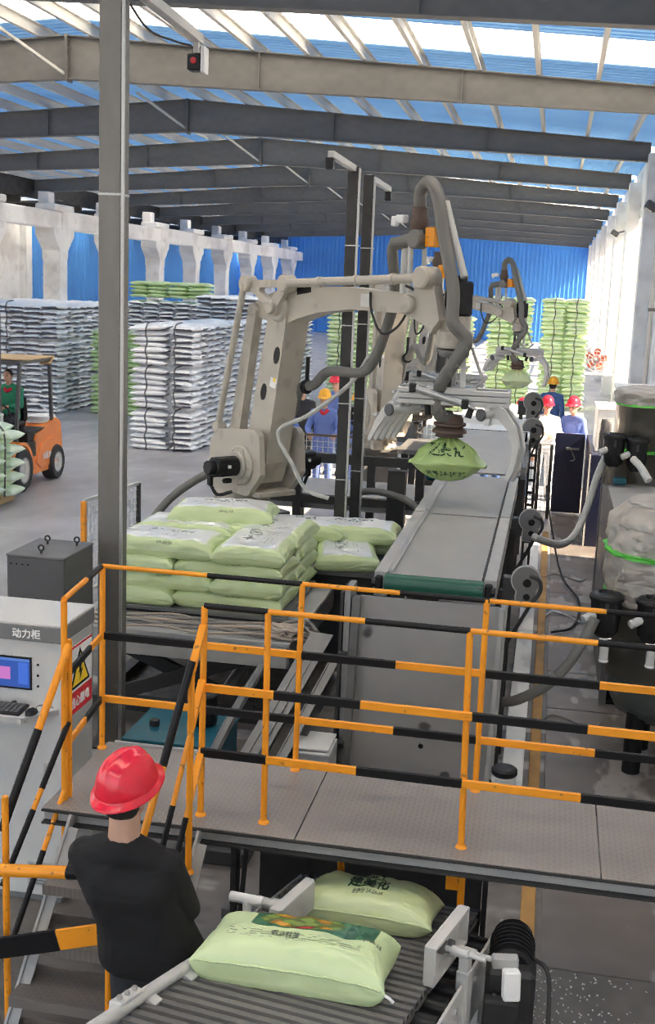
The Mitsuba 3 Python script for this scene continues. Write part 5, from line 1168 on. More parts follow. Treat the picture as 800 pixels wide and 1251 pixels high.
    part(up_, 'recess', pl(Polygon([uk(.02, .13), uk(.06, .145), uk(.06, .175), uk(.02, .165)]), .256, 0), 'rail_black')
    ej = part(k, 'elbow_joint', cyl(W(E_[0], E_[1], 0), .15, .36, s_, 28), 'robot_cream', 40)
    part(k, 'rear_joint', cyl(W(*uk(-.22, -.02), .10), .07, .16, s_, 20), 'robot_cream', 40)
    # bell crank with three knobs
    A_ = np.array(uk(-.215, .245)); Bk = np.array(uk(.115, .23)); C_ = np.array(uk(.0, .0))
    def strut(p, q2, w): 
        d = (q2 - p) / np.linalg.norm(q2 - p); n_ = np.array([-d[1], d[0]]) * w
        return Polygon([p + n_, p - n_, q2 - n_, q2 + n_])
    bell = unary_union([strut(A_, Bk, .038), strut(A_, C_, .035), strut(Bk, C_, .05), Point(*A_).buffer(.075), Point(*Bk).buffer(.08), Point(*C_).buffer(.085)]).buffer(.025).buffer(-.025)
    bk = part(k, 'bell_crank', pl(bell, .07, .20), 'robot_cream', 30)
    for P_, r_ in ((A_, .085), (Bk, .088), (C_, .07)): part(bk, 'pivot_knob', cyl(W(P_[0], P_[1], .215), r_, .15, s_, 24), 'robot_cream', 40)
    # parallel rods
    R0 = np.array((-.02, 1.80)); rr = uk(-.22, -.02)
    part(k, 'rear_rod', cat([rod(W(A_[0], A_[1], .27), W(R0[0] - .08, R0[1] + .05, .27), .036, 14), cyl(W(R0[0] - .08, R0[1] + .05, .25), .065, .12, s_, 18)]), 'robot_cream', 40)
    part(k, 'rear_link', cat([pl(Polygon([(rr[0] - .05, rr[1]), (rr[0] + .06, rr[1]), (R0[0] + .16, R0[1]), (R0[0] + .0, R0[1] - .05)]).buffer(.015), .10, .12), cyl(W(R0[0] + .06, R0[1] - .02, .12), .085, .16, s_, 20)]), 'robot_cream', 30)
    K_ = np.array(uk(1.115, .225)); PV = np.array(uk(1.0, 0.0))
    rd = part(k, 'upper_rod', rod(W(Bk[0], Bk[1], .25), W(K_[0], K_[1], .25), .042, 14), 'robot_cream', 40)
    for t in (.28, .55, .8):
        p_ = Bk + (K_ - Bk) * t; d_ = (K_ - Bk) / np.linalg.norm(K_ - Bk) * .02
        part(rd, 'collar', rod(W(*(p_ - d_), .25), W(*(p_ + d_), .25), .052, 14), 'robot_cream', 40)
    wr = part(k, 'wrist_plate', pl(unary_union([strut(K_, PV, .05), Polygon([K_ + [-.03, 0], K_ + [.06, 0], (PV[0] + .38, PV[1] - .12), (PV[0] + .30, PV[1] - .20), (PV[0] + .0, PV[1] - .10)]), Point(*PV).buffer(.10)]).buffer(.02).buffer(-.02), .10, .16), 'robot_cream', 30)
    part(wr, 'pivot_knob', cyl(W(K_[0], K_[1], .22), .10, .20, s_, 24), 'robot_cream', 40); part(wr, 'pivot_knob', cyl(W(PV[0], PV[1], .2), .085, .14, s_, 24), 'robot_cream', 40)
    part(wr, 'far_plate', pl(Polygon([K_ + [-.03, 0], K_ + [.06, 0], (PV[0] + .38, PV[1] - .12), (PV[0] + .30, PV[1] - .20), (PV[0], PV[1] - .10)]), .08, -.16), 'robot_cream', 30)
    wx, wz = PV[0] + .38, PV[1] - .20                                   # tool axis
    part(k, 'wrist_motor', cat([bc(wx + .02, wz + .27, 0, (.19, .19, .30), .02), cyl(W(wx + .02, wz + .44), .07, .06, (0, 0, 1), 16)]), 'black_plastic')
    part(k, 'wrist_body', lathe([(0, -.16), (.15, -.16), (.16, -.14), (.16, -.02), (.13, .0), (.13, .12), (0, .12)], 28, W(wx, wz)), 'robot_cream', 40)
    part(k, 'tool_flange', lathe([(0, -.24), (.12, -.24), (.135, -.22), (.135, -.18), (.10, -.16), (0, -.16)], 28, W(wx, wz)), 'mid_steel', 40)
    # ---- gripper
    gz = wz - .58; C0 = W(wx, 0)                                        # frame level below the flange
    for dx, dy in ((-.09, -.05), (.09, -.05), (0, .10), (-.02, -.09)):
        part(k, 'tool_strut', bar(C0 + [dx, dy, wz - .20], C0 + [dx * 1.1, dy * 1.1, gz + .06], .045, .045, up=(0, 1, 0)), 'dark_steel' if dx < 0 else 'aluminium')
    gr = part(k, 'gripper_frame', cat([bx(C0 + [0, 0, gz + .07], (.44, .30, .03), ch=.004)]), 'aluminium')
    for dy in (-.16, .16):
        for zz in (0, .05, -.05):
            part(gr, 'extrusion', bx(C0 + [.03, dy, gz + zz], (.98, .045, .044), ch=.005), 'aluminium')
    for x in (-.45, .50): part(gr, 'end_plate', bx(C0 + [x, 0, gz], (.02, .36, .15), ch=.003), 'aluminium')
    pc = part(gr, 'pneumatic_cylinder', cat([rod(C0 + [-.30, -.24, gz + .07], C0 + [.12, -.24, gz - .04], .034, 14)]), 'aluminium', 40)
    for x, zz in ((-.32, .075), (.14, -.045)): part(pc, 'cylinder_head', bx(C0 + [x, -.24, gz + zz], (.06, .08, .08), ch=.008), 'black_plastic')
    part(pc, 'piston_rod', rod(C0 + [.14, -.24, gz - .045], C0 + [.34, -.22, gz - .13], .012, 8), 'chrome', 40)
    jr = math.radians(-38)
    jx, jy = np.array([math.cos(jr), math.sin(jr), 0]), np.array([-math.sin(jr), math.cos(jr), 0])
    jawR = Polygon([(-.02, .06), (.04, .10), (.14, .04), (.26, -.08), (.32, -.26), (.28, -.46), (.22, -.56), (.205, -.52), (.245, -.41), (.255, -.26), (.20, -.12), (.08, -.03), (-.02, -.03)]).buffer(.006)
    jawL = Polygon([(.03, .06), (-.03, .09), (-.14, .0), (-.25, -.15), (-.36, -.36), (-.33, -.38), (-.21, -.21), (-.10, -.08), (.02, -.03)]).buffer(.006)
    PR_, PL_ = C0 + [.40, -.10, gz - .13], C0 + [-.40, -.10, gz - .13]
    for t in (-.035, .035): part(k, 'jaw_finger', plate(jawR, .03, PR_ + jy * t, jx * [1, -1, 1] if False else jx, (0, 0, 1)), 'light_grey')
    for t in np.linspace(-.15, .15, 5): part(k, 'jaw_finger', plate(affinity.scale(jawL, .8, .8, origin=(0, 0)), .022, PL_ + jy * t * 1.0, np.array([math.cos(-jr), math.sin(-jr), 0]) if False else jx, (0, 0, 1)), 'light_grey')
    for Pj in (PR_, PL_):
        part(k, 'jaw_shaft', rod(Pj - jy * .18, Pj + jy * .18, .038, 16), 'light_grey', 40); part(k, 'jaw_hub', cyl(Pj - jy * .19, .055, .03, jy, 18), 'box_grey', 40)
        part(k, 'jaw_bracket', bx(Pj + [0, .05, .10], (.10, .12, .14), ch=.01), 'aluminium')
    part(k, 'jaw_bar', bx(PL_ + jx * -.20 + [0, 0, -.06], (.05, .34, .025), rz=jr), 'aluminium')
    # suction head
    part(k, 'suction_elbow', cat([hose([C0 + [-.10, -.12, gz + .02], C0 + [-.10, -.13, gz - .10], C0 + [-.07, -.10, gz - .17], C0 + [.0, -.04, gz - .19]], .062, 14), cyl(C0 + [-.10, -.12, gz - .02], .075, .05, n=18)]), 'hose_grey', True)
    part(k, 'suction_neck', lathe([(0, -.17), (.10, -.17), (.12, -.20), (.12, -.235), (.145, -.24), (.145, -.26), (.115, -.275), (.15, -.30), (.155, -.325), (.12, -.335), (.12, -.35), (.13, -.36), (0, -.36)], 30, C0 + [0, 0, gz]), 'brown_rubber', 40)
    part(k, 'pipe_stub', rod(C0 + [.16, -.05, gz - .18], C0 + [.20, -.05, gz - .05], .03, 10), 'dark_steel', 40); part(k, 'pipe_stub', rod(C0 + [-.2, .05, gz - .18], C0 + [-.22, .02, gz - .02], .03, 10), 'dark_steel', 40)
    # ---- hoses and the fixture that carries them
    FX = uk(.93, .10)
    fr, fz = FX
    if not arch: fz -= .0
    ft = part(k, 'hose_stand', cat([rod(W(fr - .16, fz - .06, -.0), W(fr - .16, fz + .46, -.0), .038, 12), rod(W(fr - .02, fz - .06, .06), W(fr - .03, fz + .45, .06), .025, 12), rod(W(fr + .06, fz - .06, -.05), W(fr + .03, fz + .45, -.05), .022, 12)]), 'light_grey', 40)
    part(ft, 'tee', cat([rod(W(fr - .26, fz + .44, .06), W(fr + .08, fz + .50, .02), .06, 14), cyl(W(fr + .06, fz + .48, .06), .085, .14, s_, 18)]), 'hose_grey', 40)
    part(ft, 'valve', lathe([(0, 0), (.07, 0), (.085, .04), (.085, .10), (.07, .12), (.07, .20), (0, .20)], 20, W(fr + .0, fz + .56, 0)), 'brown_rubber', 40)
    part(ft, 'sensor', cat([bc(fr - .14, fz + .66, .08, (.10, .08, .07)), bc(fr - .23, fz + .64, .08, (.06, .06, .09))]), 'white_paint')
    part(ft, 'solenoid', bc(fr + .20, fz + .50, 0, (.13, .12, .17)), 'rail_orange'); part(ft, 'solenoid_cap', bc(fr + .13, fz + .50, 0, (.05, .11, .16)), 'black_plastic')
    G = C0 + [-.10, -.12, gz]
    if arch: part(k, 'suction_hose', hose([W(fr + .0, fz + .76, 0), W(fr + .02, fz + .90, .02), W(fr + .14, fz + .97, .04), W(fr + .27, fz + .86, .06), W(fr + .42, fz + .50, .10), W(fr + .62, fz + .06, .16), W(fr + .68, fz - .22, .20), C0 + [.12, -.24, gz + .50], C0 + [.02, -.26, gz + .30], G + [.03, -.10, .14], G + [0, 0, .04]], .058, 14, 8), 'hose_grey', True)
    if arch: part(k, 'clear_sleeve', hose([W(fr + .30, fz + .80, -.02), W(fr + .48, fz + .46, .02), W(fr + .64, fz + .16, .05)], .035, 10), 'hose_light', True)
    ml = lk(.52, .18)
    part(k, 'dress_hose', hose([W(fr - .24, fz + .44, .06), W(fr - .33, fz + .36, .0), W(fr - .42, fz - .0, -.14), W(fr - .52, fz - .30, -.16), W(fr - .80, fz - .75, -.17), W(ml[0] + .46, ml[1] + .22, -.17), W(ml[0] + .22, ml[1] + .06, -.17), W(ml[0] - .0, ml[1] + .0, -.17), W(ml[0] - .15, ml[1] - .3, -.18)], .052, 14, 8), 'hose_grey', True)
    part(k, 'hose_clip', cat([cyl(W(ml[0] + .10, ml[1] + .03, -.17), .075, .06, a, 16), rod(W(ml[0] + .10, ml[1] + .03, -.17), W(ml[0] + .11, ml[1] + .34, -.17), .022, 8)]), 'black_plastic', 40)
    part(k, 'cable', hose([W(*uk(.70, .12), .14), W(*uk(.72, -.05), .16), W(*uk(.80, -.25), .18), W(*uk(.90, -.20), .17), W(*uk(.97, -.02), .15), W(*uk(.99, .12), .14), W(*uk(.93, .17), .12)], .012, 8), 'rubber', True)
    part(k, 'thin_hose', hose([C0 + [.15, .05, wz - .15], C0 + [.26, .0, wz - .4], C0 + [.30, -.02, gz + .18], C0 + [.20, 0, gz + .08]], .014, 8), 'hose_light', True)
    part(k, 'thin_hose', hose([C0 + [-.05, .15, wz - .15], C0 + [.05, .2, wz - .45], C0 + [.18, .12, gz + .15]], .014, 8), 'hose_light', True)
    return k, C0, gz
def hung_bag(label, C, z, tilt=0.0, L=.70, W=.50, lettered=True):
    """a bag held up by its middle: drawn to a neck above, sagging to the sides and below"""
    k = thing('fertilizer_bag', label, 'bag')
    n, m = 60, 16; V, F = [], []
    rows = [(.0, .0), (.12, -.005), (.19, -.025), (.34, -.055), (.54, -.085), (.76, -.125), (.86, -.18), (.97, -.205), (1.0, -.225), (.96, -.25), (.80, -.30), (.62, -.345), (.42, -.385), (.2, -.41), (.0, -.415)]
    for j, (r, zz) in enumerate(rows):
        for i in range(n):
            t = i * 2 * PI / n; ct, st_ = math.cos(t), math.sin(t)
            pw = (abs(ct) ** 3.2 + abs(st_) ** 3.2) ** (-1 / 3.2); pw = 1 + (pw - 1) * min(1, r * 1.2)
            f = meshkit.fbm(np.array([ct * 2.2, st_ * 2.2, zz * 9]), 3, 4) - .5
            fold = math.sin(t * 16 + 6 * f) * .022 * math.sin(PI * min(1, r * 1.1)) * (1 if j < 8 else .5)
            V.append((r * L / 2 * pw * ct * (1 + .04 * f), r * W / 2 * pw * st_ * (1 + .04 * f), zz + fold + .05 * f * r - .05 * abs(ct) ** 2 * r * (j < 9)))
    for j in range(len(rows) - 1):
        for i in range(n):
            a0, a1, b0, b1 = j * n + i, j * n + (i + 1) % n, (j + 1) * n + i, (j + 1) * n + (i + 1) % n
            F += [(a0, b1, a1), (a0, b0, b1)]
    to = T().translate([C[0], C[1], z]).rotate([0, 1, 0], tilt)
    msh = trimesh.Trimesh(np.array(V), np.array(F), process=False)
    part(k, 'sack', msh, 'bag_dark_green' if lettered else 'bag_film', True, to=to)
    if lettered:
        import trimesh.ray as _r
        for w_, h_, x_, z0_, in (('建美化', .105, .0, -.115), ('硫基 14-16-15', .055, .0, -.33)):
            g = han_shape(w_, h_)
            q = cat([trimesh.creation.extrude_polygon(p_, .001, engine='earcut') for p_ in getattr(g, 'geoms', [g])]); q = q.subdivide_to_size(.03, max_iter=5)
            o = np.stack([q.vertices[:, 0] + x_, np.full(len(q.vertices), -2.0), q.vertices[:, 1] + z0_], 1)
            front = np.array(V)[:, 1] < 0
            pts = np.array(V)[front]
            d2 = ((pts[None, :, [0, 2]] - o[:, None, [0, 2]]) ** 2).sum(-1); idx = np.argsort(d2, 1)[:, :4]; wgt = 1 / (np.take_along_axis(d2, idx, 1) + 1e-5)
            y = (pts[idx][:, :, 1] * wgt).sum(1) / wgt.sum(1)
            q.vertices = np.stack([o[:, 0], y - .008 - q.vertices[:, 2], o[:, 2]], 1)
            part(k, 'lettering', q, 'ink_green', to=to)
    return k
R1, C1, gz1 = robot('large cream palletising robot arm behind the near pallet of green bags', -3.26, 12.37, math.radians(39), math.radians(12), math.radians(2.9))
hung_bag('green bag with bold dark lettering hanging from the near robot gripper over the belt', C1, gz1 - .345)
R2, C2, gz2 = robot('second cream palletising robot, farther back beyond the black posts', -2.62, 18.2, math.radians(65), math.radians(8), math.radians(-4.5), arch=False)
R3, C3, gz3 = robot('third palletising robot, farthest, its hose arch showing above the others', -3.15, 26.6, math.radians(36), math.radians(10), math.radians(-5.5))
hung_bag('pale bag hanging from the farthest robot gripper in front of the tall stacks', C3, gz3 - .345, lettered=False)
# loose conduit hanging beside the posts, and the fences and pallet frames around the robots
solo('conduit', hose([(-1.75, 11.4, 2.75), (-1.95, 11.5, 2.45), (-2.35, 11.5, 2.12), (-2.62, 11.5, 1.98), (-2.66, 11.5, 1.86), (-2.52, 11.5, 1.62), (-2.36, 11.5, 1.36), (-2.12, 11.5, 1.28)], .022, 10), 'hose_light', 'thin pale conduit curving down between the robot arm and the black posts', 'hose', smooth=True)
solo('floor_hose', hose([(-3.15, 11.95, 1.50), (-3.38, 11.9, 1.44), (-3.66, 11.85, 1.29), (-3.95, 11.8, 1.04), (-4.2, 11.75, .62), (-4.25, 11.7, .05)], .045, 12), 'hose_grey', 'thick dark hose looping down left of the robot base', 'hose', smooth=True)
def mesh_fence(label, p0, p1, z0, z1, postm='rail_orange', cell=.075, rail=None):
    k = thing('mesh_fence', label, 'fence')
    p0, p1 = np.array([*p0, 0.0]), np.array([*p1, 0.0]); L = np.linalg.norm(p1 - p0); d = (p1 - p0) / L
    part(k, 'post', bar(p0, p0 + [0, 0, z1], .05, .05, up=(0, 1, 0), ch=.004), postm); part(k, 'post', bar(p1, p1 + [0, 0, z1], .05, .05, up=(0, 1, 0), ch=.004), 'dark_steel')
    part(k, 'top_rail', bar(p0 + [0, 0, z1], p1 + [0, 0, z1], .035, .035), rail or 'light_grey'); part(k, 'bottom_rail', bar(p0 + [0, 0, z0], p1 + [0, 0, z0], .03, .03), 'light_grey')
    w = [bar(p0 + d * t + [0, 0, z0], p0 + d * t + [0, 0, z1], .006, .006, up=(0, 1, 0)) for t in np.arange(cell, L, cell)] + [bar(p0 + [0, 0, z], p1 + [0, 0, z], .006, .006) for z in np.arange(z0 + cell, z1, cell)]
    part(k, 'wire_mesh', cat(w), 'wire', stuff=True)
mesh_fence('wire mesh fence with an orange post at the left beside the tall steel post', (-4.63, 11.2), (-4.49, 12.45), .15, 1.12)
mesh_fence('wire mesh fence with a brown rail in front of the blue-clad group', (-4.6, 18.4), (-2.5, 18.4), .30, 1.03, 'dark_steel', .09, 'brown_rubber')
mesh_fence('low wire mesh fence behind the second robot near the belt', (-2.3, 21.0), (-1.3, 21.0), .3, 1.2, 'dark_steel', .09)
mesh_fence('wire mesh gate beside the white machine covers in the sun', (-.08, 18.1), (.10, 18.1), .1, 1.15, 'dark_steel', .07)
pfm = thing('pallet_conveyor', 'dark steel pallet conveyor frame behind the sensor posts', 'frame')
part(pfm, 'cross_beam', b2(-3.3, -1.2, 13.6, 13.7, .82, .92), 'dark_steel'); part(pfm, 'cross_beam', b2(-3.3, -1.2, 14.9, 15.0, 1.12, 1.24), 'dark_steel'); part(pfm, 'cross_beam', b2(-3.3, -1.2, 13.6, 13.7, .45, .55), 'dark_steel')
part(pfm, 'deck', b2(-3.3, -1.25, 13.7, 15.6, .74, .80), 'grey_paint')
for x, y, h in ((-2.9, 13.65, 1.35), (-1.62, 13.0, 1.28), (-1.45, 13.9, 1.28), (-3.25, 15.5, .8), (-2.2, 14.95, 1.2)): part(pfm, 'upright', b2(x - .05, x + .05, y - .05, y + .05, 0, h), 'dark_steel')
part(pfm, 'upright', b2(-1.72, -1.52, 12.95, 13.1, 0, 1.38), 'dark_steel')
part(pfm, 'pipe', hose([(-2.05, 12.9, 1.12), (-1.8, 12.9, 1.14), (-1.45, 12.85, 1.06), (-1.2, 12.7, .85)], .04, 10), 'hose_grey', True)
part(pfm, 'junction_box', b2(-1.32, -1.22, 12.5, 12.6, .80, .95, ch=.01), 'light_grey'); part(pfm, 'junction_stem', b2(-1.28, -1.26, 12.53, 12.57, .0, .82), 'dark_steel')
part(pfm, 'blue_motor', b2(-1.62, -1.32, 16.2, 16.5, .78, 1.12, ch=.03), 'teal_paint'); part(pfm, 'motor_shelf', b2(-1.75, -1.2, 16.1, 16.6, 0, .78), 'dark_steel')
p3 = thing('lift_platform', 'low grey platform with a few flat sacks beside the second robot', 'platform')
part(p3, 'top', b2(-2.1, -1.25, 16.7, 18.0, 1.05, 1.12, ch=.005), 'mid_steel'); part(p3, 'leg', b2(-2.05, -1.95, 16.8, 16.9, 0, 1.05), 'dark_steel'); part(p3, 'leg', b2(-1.4, -1.3, 16.8, 16.9, 0, 1.05), 'dark_steel'); part(p3, 'leg', b2(-2.05, -1.95, 17.8, 17.9, 0, 1.05), 'dark_steel'); part(p3, 'leg', b2(-1.4, -1.3, 17.8, 17.9, 0, 1.05), 'dark_steel')
# ================================================================ stacks of bags
SB = [Bag(.70, .47, .095, 40 + i, a=3.2, b=2.0, wr=2.2) for i in range(5)]
sbm = [b.mesh(9, 8) for b in SB]
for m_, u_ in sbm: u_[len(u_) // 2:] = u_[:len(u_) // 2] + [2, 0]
stack_ply = {}
def sply(i, bsdf):
    if (i, bsdf) not in stack_ply: stack_ply[i, bsdf] = mikit.ply(sbm[i][0], bsdf, True, uv=sbm[i][1])
    return stack_ply[i, bsdf]
def tmat(x, y, z, rz, s, tilt=0.0, roll=0.0):
    M = trimesh.transformations
    return M.translation_matrix((x, y, z)) @ M.rotation_matrix(rz, (0, 0, 1)) @ M.rotation_matrix(tilt, (1, 0, 0)) @ M.rotation_matrix(roll, (0, 1, 0)) @ np.diag([*s, 1.0])
mass = {}
HZ = [1.0]
def stack_bag(name, label, group, bsdf, x, y, z, rz, single, mk, sl=1.0):
    i = rng.randrange(5); s = (sl * rng.uniform(.96, 1.04), rng.uniform(.95, 1.06), HZ[0] * rng.uniform(.94, 1.06))
    x += rng.uniform(-.02, .02); y += rng.uniform(-.03, .03); rz += rng.uniform(-.05, .05) + (PI if rng.random() < .5 else 0)
    M = tmat(x, y, z, rz, s, rng.uniform(-.09, .09), rng.uniform(-.07, .07))
    if single:
        k = thing(name, label, 'bag', group)
        scene[k] = {**sply(i, bsdf), 'to_world': T(M)}
    else:
        mass.setdefault(mk, []).append((trimesh.transform_points(sbm[i][0].vertices, M), sbm[i][0].faces, sbm[i][1]))
ORD = 'first second third fourth fifth sixth seventh eighth ninth tenth eleventh twelfth thirteenth fourteenth fifteenth sixteenth seventeenth eighteenth nineteenth'.split()
TENS = {2: 'twenty', 3: 'thirty'}
def ordinal(n): return ORD[n - 1] if n < 20 else (TENS[n // 10][:-1] + 'ieth') if n % 10 == 0 else TENS[n // 10] + '-' + ORD[n % 10 - 1]
def tier_words(t, n): return ('bottom', 'middle', 'top')[t] if n == 3 else ('lower', 'upper')[t] if n == 2 else 'only'
def slings(k0, x0, x1, y, z0, z1):
    for q in (.28, .72):
        x = x0 + (x1 - x0) * q
        pts = [(x + .02 * math.sin(i * 1.7), y - .03 - .015 * (i % 2), z0 + (z1 - z0) * i / 8) for i in range(9)] + [(x + .02, y + .06, z1 + .03), (x + .05, y + .25, z1 + .05)]
        part(k0, 'strap', tube(catmull(pts, 3), .014, 5), 'box_grey', True)
def front_stack(name, bsdf, x0, x1, y, tiers, layers, pitch, where, single, mk, depth_cols=0, across=2, end_on=False, mixed=False, rope=True):
    """a block seen from the front: tiers of layers, each a row of bags; depth_cols more rows go back along the right side"""
    wdt = (x1 - x0) / across
    HZ[0] = pitch / .092
    z = 0.0
    for t in range(tiers):
        zt0 = z
        for l in range(layers):
            for c in range(across):
                xx = x0 + wdt * (c + .5); lay = ordinal(t * layers + l + 1)
                col = ('left', 'right')[c] + ' column' if across == 2 else ordinal(across - c) + ' column from right'
                lab = '%s bag, %s layer up, %s, %s' % (where[0], lay, col, where[1])
                if mixed and c == 1: stack_bag(name, lab, where[2], bsdf, x1 - .24, y + .34, z, PI / 2, single(t, l, c), mk)
                elif mixed: stack_bag(name, lab, where[2], bsdf, x0 + .40, y + .24, z, 0, single(t, l, c), mk, 1.12)
                elif end_on: stack_bag(name, lab, where[2], bsdf, xx, y + .34, z, PI / 2, single(t, l, c), mk)
                else: stack_bag(name, lab, where[2], bsdf, xx, y + .24, z, 0, single(t, l, c), mk, wdt / .70)
            for d in range(depth_cols):
                stack_bag(name, '', where[2], bsdf, x1 - .33, y + .52 + .46 * d + .24, z, 0, False, mk)
            z += pitch
        if rope and mk not in ('x',):
            kk = thing('sling', 'grey sling round the %s tier of the %s %s' % (tier_words(t, tiers), where[0], where[1]), 'sling', 'slings of the %s %s' % (where[0], where[1]))
            slings(kk, x0, x1, y, zt0, z)
        z += .06
    # the top layer closed with a second row so that the pile has depth, and the hidden core
    core = b2(x0 + .12, x1 - (.16 if depth_cols else .12), y + .30, y + max(1.15, .52 + .46 * depth_cols), 0, z - .12)
    mass.setdefault(mk, []).append((core.vertices, core.faces, np.full((len(core.vertices), 2), .5)))
    for c in range(across):
        for d in range(2 if not depth_cols else min(depth_cols, 10)):
            stack_bag(name, '', where[2], bsdf, x0 + wdt * (c + .5), y + .75 + .47 * d, z - .06 - pitch, 0, False, mk, wdt / .70)
yes = lambda t, l, c: True
# white stack right behind the tall post: three tiers, long right side
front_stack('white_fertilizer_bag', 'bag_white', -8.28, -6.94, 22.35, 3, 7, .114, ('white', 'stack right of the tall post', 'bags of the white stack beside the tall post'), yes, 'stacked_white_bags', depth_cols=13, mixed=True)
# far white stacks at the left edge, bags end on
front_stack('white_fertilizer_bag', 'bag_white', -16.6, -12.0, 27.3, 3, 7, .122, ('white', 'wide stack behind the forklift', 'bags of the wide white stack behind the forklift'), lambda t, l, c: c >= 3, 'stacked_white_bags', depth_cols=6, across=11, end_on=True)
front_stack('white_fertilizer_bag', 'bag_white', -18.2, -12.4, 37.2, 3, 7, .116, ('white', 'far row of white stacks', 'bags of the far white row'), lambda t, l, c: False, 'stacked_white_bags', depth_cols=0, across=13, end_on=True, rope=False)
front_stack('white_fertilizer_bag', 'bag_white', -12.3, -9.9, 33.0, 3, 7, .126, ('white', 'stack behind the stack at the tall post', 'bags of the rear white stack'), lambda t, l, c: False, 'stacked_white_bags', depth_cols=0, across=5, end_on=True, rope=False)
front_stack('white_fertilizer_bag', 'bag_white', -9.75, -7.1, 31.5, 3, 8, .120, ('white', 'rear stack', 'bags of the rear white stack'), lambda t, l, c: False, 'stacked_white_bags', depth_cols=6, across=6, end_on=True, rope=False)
# green stacks
front_stack('green_fertilizer_bag', 'bag_green', -11.35, -9.95, 27.8, 2, 9, .113, ('green', 'stack left of the tall post', 'bags of the green stack left of the tall post'), yes, 'stacked_green_bags')
for i, (x0, x1) in enumerate(((-6.45, -5.05), (-4.9, -3.5), (-3.38, -2.2))):
    front_stack('green_fertilizer_bag', 'bag_green_lit', x0, x1, 33.5, 3, 7, .122, ('green', ('stack nearest the first robot', 'stack behind the black posts', 'stack behind the second robot')[i], ('bags of the green stack by the first robot', 'bags of the green stack at the black posts', 'bags of the green stack behind the second robot')[i]), yes, 'stacked_green_bags')
for i, (x0, x1) in enumerate(((-2.02, -.62), (-.42, 1.04))):
    front_stack('green_fertilizer_bag', 'bag_green_lit', x0, x1, 36.2, 3, 8, .132, ('green', ('stack behind the farthest robot', 'stack beside the wall fan')[i], ('bags of the tall green stack behind the far gripper', 'bags of the tall green stack by the wall fan')[i]), yes, 'stacked_green_bags')
# green layers on top of the white stacks behind the post
def topper(x0, x1, y, z0, n, across, where):
    w_ = (x1 - x0) / across
    HZ[0] = 1.25
    for l in range(n):
        for c in range(across):
            stack_bag('green_fertilizer_bag', 'green bag on top of the white stacks, %s layer, %s half, %s' % (ordinal(l + 1), ('left', 'right')[c], where), 'green bags on top of the white stacks ' + where, 'bag_green', x0 + w_ * (c + .5), y, z0 + l * .115, 0, True, 'x', w_ / .7)
            stack_bag('green_fertilizer_bag', '', '', 'bag_green', x0 + w_ * (c + .5), y + .5, z0 + l * .115, 0, False, 'stacked_green_bags', w_ / .7)
topper(-12.25, -11.15, 33.25, 2.86, 4, 2, 'nearest the tall post'); topper(-11.05, -9.9, 33.25, 2.86, 4, 2, 'nearer the robot')
for mk, b_, l_ in (('stacked_white_bags', 'bag_white', 'massed white bags in the long stacks at the left of the hall'), ('stacked_green_bags', 'bag_green_lit', 'massed green bags behind the front rows of the green stacks')):
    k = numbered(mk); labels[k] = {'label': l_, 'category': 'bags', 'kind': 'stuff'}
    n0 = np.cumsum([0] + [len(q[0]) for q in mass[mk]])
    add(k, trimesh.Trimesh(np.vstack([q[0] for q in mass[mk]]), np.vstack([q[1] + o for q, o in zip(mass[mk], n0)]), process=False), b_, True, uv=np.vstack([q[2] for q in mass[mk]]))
# ================================================================ forklift with its load
fk = thing('forklift', 'orange forklift with a plywood canopy carrying pale green bags at the left', 'forklift')
FO = np.array([-8.62, 17.6]); fa = math.radians(-88)                     # forks point towards the camera
fd = np.array([math.cos(fa), math.sin(fa), 0]); fs = np.array([-math.sin(fa), math.cos(fa), 0])   # forward, left side seen from the seat
def fp(f, s, z): return np.array([FO[0], FO[1], 0]) + fd * f + fs * s + [0, 0, z]
def fbx(f, s, z, size, ch=.01, ry=0.0): return bx(fp(f, s, z), size, rz=fa, ch=ch, ry=ry)
def fpl(poly, th, s): return plate(poly, th, fp(0, s, 0), fd, (0, 0, 1))
hull_ = Polygon([(-1.05, .22), (-1.15, .50), (-1.10, .92), (-.92, 1.0), (-.55, .88), (-.1, .82), (.12, .50), (.30, .32), (.45, .32), (.45, .24)]).buffer(.03)
part(fk, 'chassis', fpl(hull_, 1.0, 0), 'truck_orange', 30)
part(fk, 'side_cover', fpl(Polygon([(-.85, .30), (-.80, .72), (-.25, .66), (-.05, .40), (-.2, .30)]).buffer(.02), 1.04, 0), 'truck_orange', 30)
part(fk, 'lettering', plate(han_shape('大连叉车', .12), .006, fp(-.52, .525, .46), -fd, (0, 0, 1)), 'white_paint')
part(fk, 'fender', fpl(unary_union([Point(.55, .36).buffer(.43).difference(Point(.55, .36).buffer(.37)).intersection(sbox(.05, .36, 1.1, 1))]), 1.06, 0), 'truck_orange', 30)
part(fk, 'seat_deck', fbx(-.15, 0, .80, (.75, .94, .22)), 'black_plastic'); part(fk, 'step', fbx(.28, 0, .42, (.42, .96, .06)), 'rail_black')
part(fk, 'battery_box', fbx(.12, .40, .62, (.34, .20, .26)), 'black_plastic')
part(fk, 'seat', cat([fbx(-.10, 0, .98, (.45, .45, .12), .04), fbx(-.34, 0, 1.22, (.10, .45, .45), .04, .15)]), 'black_plastic')
part(fk, 'crumpled_cover', wrapped(fp(-.92, .22, 0)[:2], .22, .28, .95, 1.06, 13, n=24, m=6, amp=.14), 'white_cloth', True)
